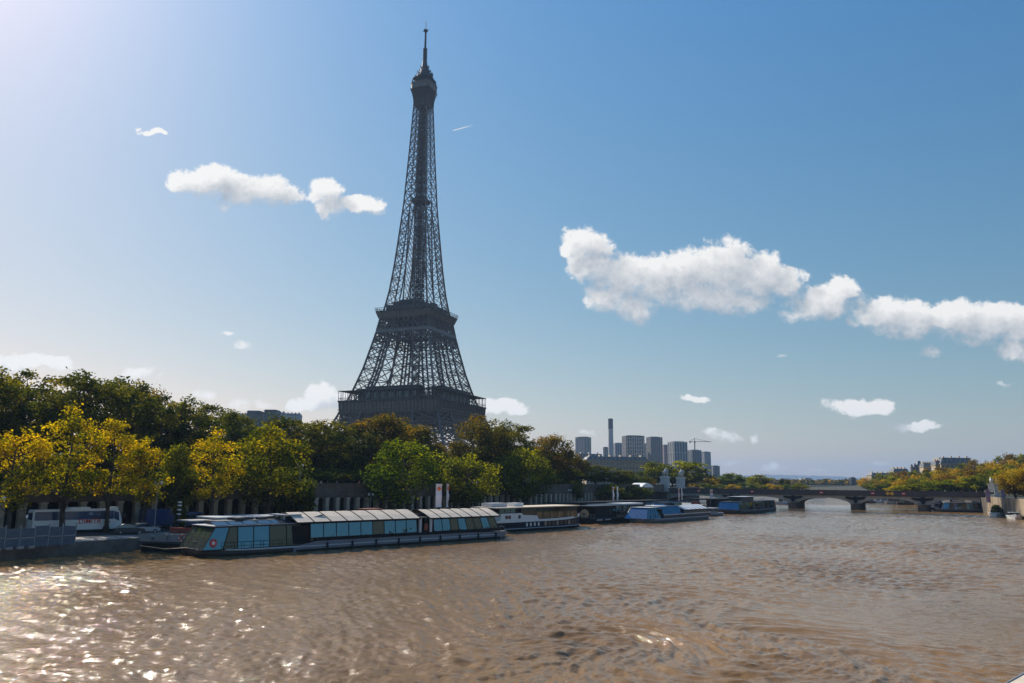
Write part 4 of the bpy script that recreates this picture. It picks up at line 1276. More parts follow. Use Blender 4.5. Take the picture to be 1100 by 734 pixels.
def statue(t, s, h, label):
    """plinth with a horse led by a warrior"""
    root = thing('bridge_statue', label, 'statue', br(t, ZB + .4, s), BR_ANG + math.pi / 2, 'equestrian statues at the bridge ends')
    k = h / 8.0
    mb = MB().box((0, 0, .5 * k), (3.4 * k, 3.0 * k, 1.0 * k)).box((0, 0, 2.7 * k), (2.6 * k, 2.2 * k, 3.4 * k)).box((0, 0, 4.55 * k), (3.1 * k, 2.7 * k, .3 * k)).box((0, 0, 4.85 * k), (2.7 * k, 2.2 * k, .3 * k))
    mb.build('plinth', M['marble'], root)
    pts = [(-.7, 0, 1.5), (0, 0, 1.42), (.6, 0, 1.55), (.95, 0, 2.05), (1.15, 0, 2.5), (1.55, 0, 2.35), (1.7, 0, 2.2),
           (-.8, .2, 1.05), (-.95, .2, .6), (-.8, .2, .05), (-.8, -.2, 1.05), (-.7, -.2, .6), (-.6, -.2, .05), (.65, .2, 1.0), (.7, .2, .5), (.7, .2, .05), (.75, -.2, 1.1), (1.0, -.2, .8), (.85, -.2, .4), (-1.05, 0, 1.35), (-1.2, 0, .8)]
    ed = [(0, 1), (1, 2), (2, 3), (3, 4), (4, 5), (5, 6), (0, 7), (7, 8), (8, 9), (0, 10), (10, 11), (11, 12), (2, 13), (13, 14), (14, 15), (2, 16), (16, 17), (17, 18), (0, 19), (19, 20)]
    ra = [.38, .36, .36, .26, .22, .16, .11, .2, .12, .1, .2, .12, .1, .16, .1, .1, .16, .1, .09, .1, .08]
    me = skin_mesh('horse', [(x * k, y * k, z * k) for x, y, z in pts], ed, [r * k for r in ra]); me.materials.append(M['marble'])
    o = bpy.data.objects.new('horse', me); COL.objects.link(o); o.parent = root; o.location = (0, .1 * k, 4.95 * k)
    pm = person_mesh('warrior', (M['marble'], M['marble'], M['marble']), .6, .3)
    o = bpy.data.objects.new('warrior', pm); COL.objects.link(o); o.parent = root; o.location = (.75 * k, -.55 * k, 4.95 * k); o.scale = (1.35 * k,) * 3


statue(ENDS[0] - 1.0, .8, 12.0, 'pale stone horse statue on a plinth at the left bridge end, nearer the big banners')
statue(ENDS[0] - 1.0, BW - 1, 11.5, 'pale stone horse statue on a plinth at the left bridge end, farther side')
statue(ENDS[1] + 1.2, 1.0, 8.2, 'pale stone horse statue on a plinth at the right bridge end, nearer side')
statue(ENDS[1] + 1.2, BW - 1, 8.2, 'pale stone horse statue on a plinth at the right bridge end, half behind leaves')
bpy.data.objects['bridge_statue.001'].location = (81.5, 388.0, ZB + .4)
bpy.data.objects['bridge_statue.003'].location = tuple(D(1072, 530, 312).xy) + (ZB + .4,)

for px, colr, nm, lab in [(882, 'red', 'navigation_sign', 'small red and white navigation sign on the bridge parapet over the central arch'), (937, 'red', 'navigation_sign', 'small red and white navigation sign left of the two yellow ones'),
                          (953, 'yellow', 'navigation_sign', 'yellow diamond navigation sign on the parapet, nearer the centre of its pair'), (957.5, 'yellow', 'navigation_sign', 'yellow diamond navigation sign on the parapet, farther from the centre of its pair'),
                          (970, 'red', 'navigation_sign', 'small red and white navigation sign right of the two yellow ones'), (751, 'red', 'navigation_sign', 'small red navigation sign on the parapet near the left statues'), (808, 'red', 'navigation_sign', 'small red navigation sign on the parapet above the left arch')]:
    t = t_at(px); root = thing(nm, lab, 'sign', br(t, ZB + 1.2, -.6), BR_ANG, 'navigation signs on the bridge')
    if colr == 'yellow':
        MB().xsolid([(-.85, 0), (0, -.85), (.85, 0), (0, .85)], -.05, .05).build('board', M['yellow'], root)
    else:
        MB().box((0, 0, 0), (1.5, .1, 1.1)).build('board', M['red'], root); MB().box((0, -.07, 0), (1.0, .04, .35)).build('white_bar', M['white'], root)
    MB().box((0, .12, 0), (.15, .16, 1.0)).build('bracket', M['dark_grey'], root)


# ------------------------------------------------------------------ vehicles
def wheel(parent, x, y, r, w=.26):
    o = MB().tube([(x, y - w / 2, r), (x, y + w / 2, r)], r, 14).build('wheel', M['rubber'], parent)
    MB().tube([(x, y - w / 2 - .015, r), (x, y + w / 2 + .015, r)], r * .55, 10).build('rim', M['steel'], o)


def place(px, off, rz=None):
    p = on_line(px, WALL, off)
    return Vector((p.x, p.y, QZ + .015 + QSL * max(0, 1 - off / 19.0)))


def coach():
    c = place(86, 4.6); root = thing('coach', 'white touring coach with blue windows and red lettering parked on the quay', 'coach', c, math.radians(46))
    L = 6.3
    mb = MB().xsolid([(-L, .38), (L - .05, .38), (L, .9), (L - .06, 1.7), (L - .45, 3.0), (L - .9, 3.42), (-L + .15, 3.42), (-L, 3.25)], -1.26, 1.26)
    mb.build('body', M['white'], root)
    mb = MB().box((.2, 0, 3.56), (3.0, 1.9, .3), 0, .9); mb.build('roof_unit', M['white'], root)
    mb = MB().box((L - 1.15, 0, 3.55), (1.0, 2.3, .3), 0, .85); mb.build('roof_fairing', M['white'], root)
    xs = [-6.1, -4.2, -2.3, -.4, 1.5, 3.4, 5.0]
    for a, b in zip(xs[:-1], xs[1:]):
        for s in (-1, 1):
            MB().box(((a + b) / 2, s * 1.268, 2.52), (b - a - .02, .03, 1.25)).build('window', M['coach_glass'], root)
    for s in (-1, 1): MB().xsolid([(5.03, 1.95), (5.9, 1.55), (5.72, 2.9), (5.03, 3.1)], s * 1.255 - .02, s * 1.255 + .02).build('cab_window', M['coach_glass'], root)
    MB().slab([(L + .01, -1.12, 1.35), (L + .01, 1.12, 1.35), (L - .46, 1.12, 3.05), (L - .46, -1.12, 3.05)], .04).build('windscreen', M['coach_glass'], root)
    for x in (-3.6, 4.0):
        for s in (-1, 1): wheel(root, x, s * 1.14, .5, .3)
    for x in (-5.2, -1.9, -.2, 1.5): MB().box((x, -1.268, .95), (1.55, .02, .9)).build('luggage_hatch', M['white'], root)
    MB().box((0, 0, .33), (12.2, 2.3, .22)).build('underside', M['black'], root)
    for s in (-.8, .8): MB().box((L + .01, s, .85), (.06, .4, .22)).build('headlight', M['lamp_glass'], root)
    for s in (-1, 1): MB().bar((L - .3, s * 1.26, 2.9), (L + .3, s * 1.45, 2.6), .06).box((L + .3, s * 1.45, 2.35), (.16, .2, .5)).build('mirror', M['dark_grey'], root)
    MB().slab([(-L - .015, -.95, 2.0), (-L - .015, .95, 2.0), (-L - .015, .95, 3.0), (-L - .015, -.95, 3.0)], .03).build('rear_window', M['coach_glass'], root)
    text_mesh('DIMITR', 1.0, 'lettering', M['red'], root, (2.15 - .6, -1.285, 1.28), (math.pi / 2, 0, 0))
    MB().box((4.1, -1.285, 1.45), (.9, .02, .14)).build('small_lettering', M['red'], root)


coach()


def van(px, off, L, Hh, label, long_nose, rz=55):
    c = place(px, off); root = thing('van' if long_nose else 'lorry', label, 'van' if long_nose else 'lorry', c, math.radians(rz)); h = L / 2
    if long_nose:
        out = [(-h, .4), (h, .4), (h, 1.05), (h - .75, 1.25), (h - 1.6, Hh - .15), (h - 2.0, Hh), (-h + .1, Hh), (-h, Hh - .15)]
        MB().xsolid(out, -1.0, 1.0).build('body', M['blue_van'], root)
        MB().slab([(h - .72, -.85, 1.32), (h - .72, .85, 1.32), (h - 1.55, .85, Hh - .25), (h - 1.55, -.85, Hh - .25)], .06).build('windscreen', M['glass_deep'], root)
        MB().xsolid([(h - 1.0, 1.35), (h - 1.65, Hh - .35), (h - 2.5, Hh - .35), (h - 2.5, 1.35)], -1.02, -.99).build('cab_window', M['glass_deep'], root)
        for x in (-h + 1.2, -h + 2.4): MB().box((x, -1.01, 1.75), (1.05, .03, .7)).build('window', M['glass_deep'], root)
        for s in (-.7, .7): MB().box((h + .01, s, .85), (.04, .35, .2)).build('headlight', M['lamp_glass'], root)
    else:
        MB().box((-.6, 0, Hh / 2 + .35), (L - 1.5, 2.2, Hh - .6)).build('box_body', M['blue_van'], root)
        MB().xsolid([(h - 1.3, .45), (h, .45), (h, 1.3), (h - .35, 2.3), (h - 1.3, 2.35)], -1.0, 1.0).build('cab', M['blue_van'], root)
        MB().slab([(h + .01, -.85, 1.3), (h + .01, .85, 1.3), (h - .33, .85, 2.2), (h - .33, -.85, 2.2)], .04).build('windscreen', M['glass_deep'], root)
        MB().box((-h + .1, -1.12, 1.0), (.18, .06, .3)).build('tail_light', M['red'], root)
    for x in (-h + 1.0, h - 1.0):
        for s in (-.9, .9): wheel(root, x, s, .36, .22)


van(173, 5.2, 5.8, 3.1, 'dark blue box lorry parked before the stone gallery beside a lamp post', False)
van(209, 4.6, 5.8, 2.5, 'dark blue panel van with sloping nose parked nearest the round bush', True)


def car(px, off, paint, label, rz):
    c = place(px, off); root = thing('parked_car', label, 'car', c, math.radians(rz), 'cars parked on the quay')
    MB().xsolid([(-2.1, .3), (2.1, .3), (2.15, .6), (2.0, .82), (1.0, .95), (-1.7, .98), (-2.1, .85)], -.86, .86).build('body', paint, root)
    MB().xsolid([(-1.75, .96), (1.0, .94), (.35, 1.42), (.1, 1.47), (-1.0, 1.46), (-1.5, 1.3)], -.74, .74).build('cabin', M['glass_deep'], root)
    MB().xsolid([(-1.2, 1.44), (.25, 1.44), (.05, 1.52), (-.95, 1.52)], -.7, .7).build('roof', paint, root)
    for x in (-1.3, 1.35):
        for s in (-.78, .78): wheel(root, x, s, .31, .2)
    for s in (-.6, .6): MB().box((2.12, s, .68), (.08, .3, .14)).build('headlight', M['lamp_glass'], root)


car(144, 10.6, M['dark_grey'], 'dark car with pale roof glare parked behind the head of the gangway', 30)
car(160, 10.2, M['silver'], 'silver-blue car parked just beyond the dark car near the gangway', 35)


# ------------------------------------------------------------------ quay furniture
def street_lamp(p, h, label, base=QZ):
    root = thing('street_lamp', label, 'street lamp', (p.x, p.y, base), .8, 'street lamps')
    MB().tube([(0, 0, 0), (0, 0, .8), (0, 0, h)], [.14, .09, .06], 8).tube([(0, 0, 0), (0, 0, .5)], .2, 8).build('pole', M['steel'], root)
    for s in (-1, 1):
        MB().tube([(0, 0, h - .3), (s * .45, 0, h), (s * .55, 0, h - .1)], .04, 6).build('arm', M['steel'], root)
        MB().tube([(s * .55, 0, h - .5), (s * .55, 0, h - .1), (s * .55, 0, h + .05)], [.14, .24, .05], 8).build('lantern', M['lamp_glass'], root)


street_lamp(place(170, 9), 8.4, 'tall pale street lamp standing in front of the blue lorry')
street_lamp(place(2, 9), 6.2, 'grey street lamp beside the site fence')
street_lamp(place(399, 3), 6.0, 'street lamp in front of the pillars, beside the bright green tree')
street_lamp(on_line(322, WALL, 1.0) + Vector((0, 0, 0)), 5.4, 'street lamp on the promenade above the gallery pillars', UZ)
street_lamp(on_line(612, WALL, 2.0), 6.5, 'street lamp behind the stern of the navy and white boat')

# lantern mast with three white lamps by the gangway
p = place(195, 10); root = thing('lantern_mast', 'dark mast carrying a stack of white lamps near the gangway', 'mast', p)
MB().tube([(0, 0, 0), (0, 0, 4.4)], .12, 8).build('pole', M['dark_grey'], root)
for z in (2.6, 3.3, 4.0, 4.5): MB().tube([(0, 0, z), (0, 0, z + .22)], .34, 10).build('lamp', M['lamp_glass'], root)

# site fence
A, B = P(-30, 593, QZ), P(80, 585.5, QZ); d = (B - A); L = d.length; d.normalize()
root = thing('site_fence', 'dark blue-grey site fence of solid panels standing on the quay edge', 'fence', A, math.atan2(d.y, d.x))
n = 7
for i in range(n):
    w = L / n; x = (i + .5) * w; hh = 2.35 + (.25 if i % 3 == 1 else 0)
    MB().box((x, 0, hh / 2 + .12), (w - .08, .06, hh)).build('panel', M['blue_steel'], root)
    MB().box((x, -.06, hh * .55), (w - .3, .05, .12)).build('rail', M['steel'], root)
for i in range(n + 1): MB().box((i * L / n, .02, 1.45), (.1, .14, 2.9)).build('post', M['steel'], root)
MB().box((L, 1.6, 1.3), (.06, 3.0, 2.3)).build('end_panel', M['blue_steel'], root)
for i in range(4): MB().box((L * .2 + i * 1.4, -.5, .15), (.7, .5, .3)).build('ballast_block', M['concrete'], root)

p = P(12.5, 588.5, QZ); root = thing('service_cabinet', 'small white service cabinet standing before the site fence', 'cabinet', p, .5)
MB().box((0, 0, .6), (.62, .4, 1.2)).build('body', M['white'], root); MB().box((0, 0, 1.23), (.7, .48, .08)).build('lid', M['pale_grey'], root); MB().box((0, -.21, .6), (.5, .02, .95)).build('door', M['white'], root)
p = P(25.5, 587, QZ); root = thing('marker_post', 'thin pale marker post with a white head in front of the site fence', 'post', p)
MB().tube([(0, 0, 0), (0, 0, 3.7)], .05, 6).build('pole', M['steel'], root); MB().box((0, 0, 3.8), (.22, .12, .4)).build('head', M['white'], root)

# gangway and mooring pontoon
A, B = P(148, 583.5, 1.2), P(213, 586.5, 1.0); d = (B - A); L = d.length; d.normalize()
root = thing('mooring_pontoon', 'dark mooring pontoon with railings joining the quay to the glass boat', 'pontoon', (A.x, A.y, 0), math.atan2(d.y, d.x))
MB().box((L / 2, 1.4, 1.35), (L, 3.0, .25)).build('deck', M['dark_grey'], root)
MB().box((L / 2, 1.4, .45), (L * .9, 2.4, 1.3)).build('float', M['black'], root)
for y in (0, 2.8):
    mb = MB()
    for i in range(13): mb.bar((L * i / 12, y, 1.47), (L * i / 12, y, 2.6), .06)
    for z in (2.0, 2.6): mb.bar((0, y, z), (L, y, z), .06)
    mb.build('railing', M['steel'], root)
for i in range(4): MB().box((L * (.12 + .25 * i), -.03, 2.02), (L * .2, .03, .95)).build('rail_panel', M['tower_grey'], root)
c = A + d * (L * .72); root = thing('lifebuoy', 'orange-red ring lifebuoy hung on the pontoon railing', 'lifebuoy', (c.x + .1, c.y - .15, 2.1), math.atan2(d.y, d.x))
MB().tube([(.42 * math.cos(a), 0, .42 * math.sin(a)) for a in np.linspace(0, 2 * math.pi, 17)], .1, 6, False).build('ring', M['orange'], root)
for a in (0, math.pi / 2, math.pi, 3 * math.pi / 2): MB().box((.42 * math.cos(a), 0, .42 * math.sin(a)), (.16, .23, .23)).build('band', M['white'], root)
root = thing('storage_crate', 'long red storage crate on the pontoon behind the bow of the glass boat', 'crate', A + d * (L * .8) + Vector((-2.2, 3.4, 0)) + Vector((0, 0, .3)), math.atan2(d.y, d.x))
MB().box((0, 0, 1.5), (3.2, .9, .7)).build('body', M['rust'], root); MB().box((0, 0, 1.9), (3.4, 1.1, .1)).build('lid', M['red'], root)


def banner(px, y0, y1, wpx, dist, mat_, label, dot=True, rz=.6):
    b = D(px, y1, dist); t = D(px, y0, dist); h = t.z - b.z; w = wpx * dist / 865
    base = 1.3
    root = thing('banner', label, 'banner', (b.x, b.y, base), rz, 'tall narrow banners along the quay')
    MB().tube([(-w / 2, 0, 0), (-w / 2, 0, t.z - base + .1)], .07, 6).build('pole', M['steel'], root)
    mb = MB(); n = 8
    for i in range(n):
        za, zb = b.z - base + h * i / n, b.z - base + h * (i + 1) / n; ya, yb = .08 * math.sin(i * 1.3), .08 * math.sin((i + 1) * 1.3)
        mb.slab([(-w / 2 + .06, ya, za), (w / 2, ya * 1.6, za), (w / 2, yb * 1.6, zb), (-w / 2 + .06, yb, zb)], .025)
    mb.build('cloth', mat_, root)
    if dot:
        z = t.z - base - w * .75
        pts = []
        for k in range(24):
            a = 2 * math.pi * k / 24; r = w * (.36 if k % 2 else .26); pts.append((.03 + r * math.cos(a), z + r * math.sin(a)))
        MB().xsolid(pts, -.19, -.16).build('emblem', M['orange'], root)
    return root


banner(471, 520, 545, 6.6, 166, M['banner'], 'broad pale banner with an orange-red sun emblem behind the long glass boat', True, .35)
banner(480.5, 520, 545, 6.0, 170, M['banner'], 'white banner turned almost edge-on beside the broad sun-emblem banner', True, 1.25)
banner(659, 523, 540, 3.0, 236, M['banner'], 'pale pink banner of the pair behind the dark houseboat', True, .9)
banner(663.5, 523, 540, 3.0, 238, M['white'], 'white banner of the pair behind the dark houseboat', False, .9)
banner(729.5, 525, 538, 2.6, 280, M['banner'], 'pale red-topped banner of the pair below the left statues', True, .9)
banner(732.7, 524, 537, 2.6, 282, M['white'], 'white banner of the pair below the left statues', False, .9)
banner(764.5, 526, 536, 3.6, 292, M['banner'], 'single pale banner in front of the left bridge arch', True, .5)
banner(1062, 526, 540, 4.2, 300, M['lilac'], 'lilac banner hanging below the right bridge statue', False, -.1)
banner(1078, 526, 537, 4.0, 290, M['lilac'], 'lilac banner under the golden trees of the right embankment', False, -.1)

p = on_line(567, WALL, -1.5); root = thing('notice_board', 'pale grey notice board on the promenade between two olive trees', 'sign', (p.x, p.y, UZ), .75)
MB().box((0, 0, 2.2), (1.9, .12, 2.7)).build('board', M['pale_grey'], root)
for s in (-.8, .8): MB().box((s, .1, 1.0), (.1, .1, 2.0)).build('post', M['dark_grey'], root)
p = D(689, 524, 330); root = thing('marquee', 'white arched marquee roof beside the bridge approach', 'marquee', (p.x, p.y, UZ - 1.4), .5)
pts = [(-3 + 6 * i / 12, 2.0 + 1.5 * math.sin(math.pi * i / 12)) for i in range(13)]
MB().xsolid(pts + [(3, 1.8), (-3, 1.8)], -4, 4).build('roof', M['white'], root)
for x in (-2.8, 2.8):
    for y in (-3.8, 3.8): MB().box((x, y, .9), (.12, .12, 1.9)).build('post', M['steel'], root)
p = on_line(398, WALL, 9); root = thing('kiosk', 'low kiosk with rust-red flat roof seen above the landing stage', 'kiosk', (p.x, p.y, QZ), .95)
MB().box((0, 0, 1.25), (4.6, 1.8, 2.5)).build('body', M['concrete'], root); MB().box((0, 0, 2.75), (5.2, 2.4, .55)).build('roof', M['rust'], root); MB().box((0, -.91, 1.4), (3.2, .06, 1.2)).build('shutter', M['dark_grey'], root)

for i, (px, k) in enumerate([(313, 2), (328, 0), (345, 2), (352, 0), (362, 3), (386, 1), (391, 0), (410, 0)]):
    p = on_line(px, WALL, -.6)
    words = ['pale-topped', 'dark-clothed', 'pale-topped', 'dark-clothed', 'blue-topped', 'red-topped', 'dark-clothed', 'dark-clothed'][i]
    person(k, (p.x, p.y, UZ + .35), .9 + (i % 2) * 3.1, words + ' walker behind the gallery parapet, ' + ORD[i] + ' from the broad yellow-olive tree', 'walkers on the promenade')
tag(MB().box(on_line(350, WALL, -.8) + Vector((0, 0, UZ + .17)), (60, 1.6, .34), math.atan2(209 - 125, -15 + 72) * 0 + .98).build('footway', M['paving']), 'raised footway behind the gallery parapet', kind='structure')


# ------------------------------------------------------------------ boats
def hull(root, L, W, z_deck, z_low, bow=6.0, stern=3.0, mat_=None, sheer=0.35, strip=None, bow_w=.35, stern_w=.7, name='hull'):
    """bow at -L/2; sections lofted along x"""
    xs = list(np.linspace(0, bow, 7)) + list(np.linspace(bow, L - stern, 6)[1:]) + list(np.linspace(L - stern, L, 5)[1:])
    mb = MB(); prof = []
    for x in xs:
        w = W / 2
        if x < bow: w *= bow_w + (1 - bow_w) * math.sin(math.pi / 2 * x / bow)
        if x > L - stern: w *= stern_w + (1 - stern_w) * math.cos(math.pi / 2 * (x - L + stern) / stern)
        z = z_deck + sheer * max(0, 1 - x / (bow * 1.6)) ** 2
        prof.append((x - L / 2, w, z))
    for x, w, z in prof:
        k = 1.0; xx = x + (.9 if x < -L / 2 + .01 else 0)
        mb.v += [(xx, -w * .86, z_low), (x, -w, z - .55), (x, -w, z), (x, w, z), (x, w, z - .55), (xx, w * .86, z_low)]
    n = len(prof)
    for i in range(n - 1):
        for j in range(5):
            a = i * 6 + j; mb.f.append((a, a + 6, a + 7, a + 1))
    mb.f.append((0, 1, 2, 3, 4, 5)); e = (n - 1) * 6; mb.f.append((e + 5, e + 4, e + 3, e + 2, e + 1, e))
    h = mb.build(name, mat_, root)
    if strip:
        mb = MB()
        for s in (-1, 1): mb.tube([(x, s * (w + .03), z - .08) for x, w, z in prof], .13, 6)
        mb.build('gunwale', strip, root)
    return prof


def railing(root, pts, h=1.0, step=1.6, mat_=None, w=.05):
    mb = MB(); pts = [Vector(p) for p in pts]
    for a, b in zip(pts[:-1], pts[1:]):
        L = (b - a).length; n = max(1, int(L / step))
        for i in range(n + 1):
            p = a.lerp(b, i / n); mb.bar(p, p + Vector((0, 0, h)), w)
        for k in (.5, 1.0): mb.bar(a + Vector((0, 0, h * k)), b + Vector((0, 0, h * k)), w)
    return mb.build('railing', mat_ or M['steel'], root)


def glazed_cabin(root, x0, x1, W, z0, z1, panes, slope=.25, rake0=0.0, rake1=0.0, frame=None, deep=None):
    """row of tall panes leaning inwards on both sides; panes = list of materials along the near side"""
    fr = MB(); n = len(panes); hw0, hw1 = W / 2, W / 2 - slope
    def X(i, top): 
        u = i / n; a = x0 + (rake0 if top else 0); b = x1 - (rake1 if top else 0); return a + (b - a) * u
    for i in range(n + 1):
        for s in (-1, 1): fr.bar((X(i, 0), s * hw0, z0), (X(i, 1), s * hw1, z1), .1)
    for s in (-1, 1):
        fr.bar((X(0, 0), s * hw0, z0), (X(n, 0), s * hw0, z0), .14); fr.bar((X(0, 1), s * hw1, z1), (X(n, 1), s * hw1, z1), .16)
    for top, x in ((0, 0), (1, 0), (0, n), (1, n)):
        fr.bar((X(x, top), -(hw1 if top else hw0), z1 if top else z0), (X(x, top), hw1 if top else hw0, z1 if top else z0), .12)
    fr.build('cabin_frame', frame or M['dark_grey'], root)
    for i, m_ in enumerate(panes):
        g = .04
        for s in (-1, 1):
            q = [(X(i, 0) + g, s * (hw0 - .01), z0 + .04), (X(i + 1, 0) - g, s * (hw0 - .01), z0 + .04), (X(i + 1, 1) - g, s * (hw1 - .01), z1 - .05), (X(i, 1) + g, s * (hw1 - .01), z1 - .05)]
            MB().slab(q if s < 0 else q[::-1], .03).build('window', m_ if s < 0 else M['glass_clear'], root)
    for xi, sg in ((0, 1), (n, -1)):
        q = [(X(xi, 0), hw0 - .15, z0 + .05), (X(xi, 0), -hw0 + .15, z0 + .05), (X(xi, 1), -hw1 + .15, z1 - .05), (X(xi, 1), hw1 - .15, z1 - .05)]
        MB().slab(q if sg > 0 else q[::-1], .03).build('end_window', panes[0] if sg > 0 else panes[-1], root)
    return lambda u, top: X(u * n, top)


def seats(root, x0, x1, W, z, step=2.2):
    mb = MB(); x = x0 + 1
    while x < x1 - 1:
        for y in (-W * .28, W * .28):
            mb.box((x, y, z + .42), (.9, 1.6, .08)); mb.box((x, y, z + .2), (.15, .15, .4)); mb.box((x - .8, y, z + .55), (.1, 1.4, .9)); mb.box((x - .62, y, z + .3), (.45, 1.4, .6))
        x += step
    o = mb.build('seating', M['rust'], root); o['kind'] = 'stuff'


def arched_roof(root, x0, x1, W, z0, z1, n, mat_, flat=.14, gap=.12, name='roof_panel'):
    """panels that slope up from the eave to a flat crown, with dark joints between"""
    fr = MB(); hw = W / 2; k = hw * flat
    for i in range(n):
        a, b = x0 + (x1 - x0) * i / n + gap, x0 + (x1 - x0) * (i + 1) / n - gap
        mb = MB()
        sec = [(-hw, z0), (-hw * .6, z0 + (z1 - z0) * .52), (-k, z1), (k, z1), (hw * .6, z0 + (z1 - z0) * .52), (hw, z0)]
        for (ya, za), (yb, zb) in zip(sec[:-1], sec[1:]): mb.slab([(a, ya, za), (b, ya, za), (b, yb, zb), (a, yb, zb)], .07)
        mb.build(name, mat_, root)
    for i in range(n + 1):
        x = x0 + (x1 - x0) * i / n
        sec = [(-hw, z0), (-hw * .6, z0 + (z1 - z0) * .52), (-k, z1), (k, z1), (hw * .6, z0 + (z1 - z0) * .52), (hw, z0)]
        for (ya, za), (yb, zb) in zip(sec[:-1], sec[1:]): fr.bar((x, ya, za + .02), (x, yb, zb + .02), .16, .12)
    for s in (-1, 1): fr.bar((x0, s * hw, z0 - .05), (x1, s * hw, z0 - .05), .2, .22)
    fr.build('roof_frame', M['black'], root)


def boat_root(name, label, a, b, W, group=None):
    """a, b: near-side waterline points of bow and stern"""
    d = (b - a); L = d.length; d.normalize(); n = Vector((-d.y, d.x, 0)); c = (a + b) / 2 + n * W / 2
    return thing(name, label, 'boat', (c.x, c.y, 0), math.atan2(d.y, d.x), group), L, d, n


def px_to_x(root, L, W, px):
    """local x where the sight column px meets the near side of a boat"""
    a = root.rotation_euler.z; d = Vector((math.cos(a), math.sin(a))); n = Vector((-d.y, d.x)); o = Vector(root.location[:2]) - n * W / 2
    r = ray(px, 560); k = r.x / r.y
    return (k * o.y - o.x) / (d.x - k * d.y)


GB_ = M['glass_blue']; GK = M['glass_dark']; GC = M['glass_clear']; GD = M['glass_deep']


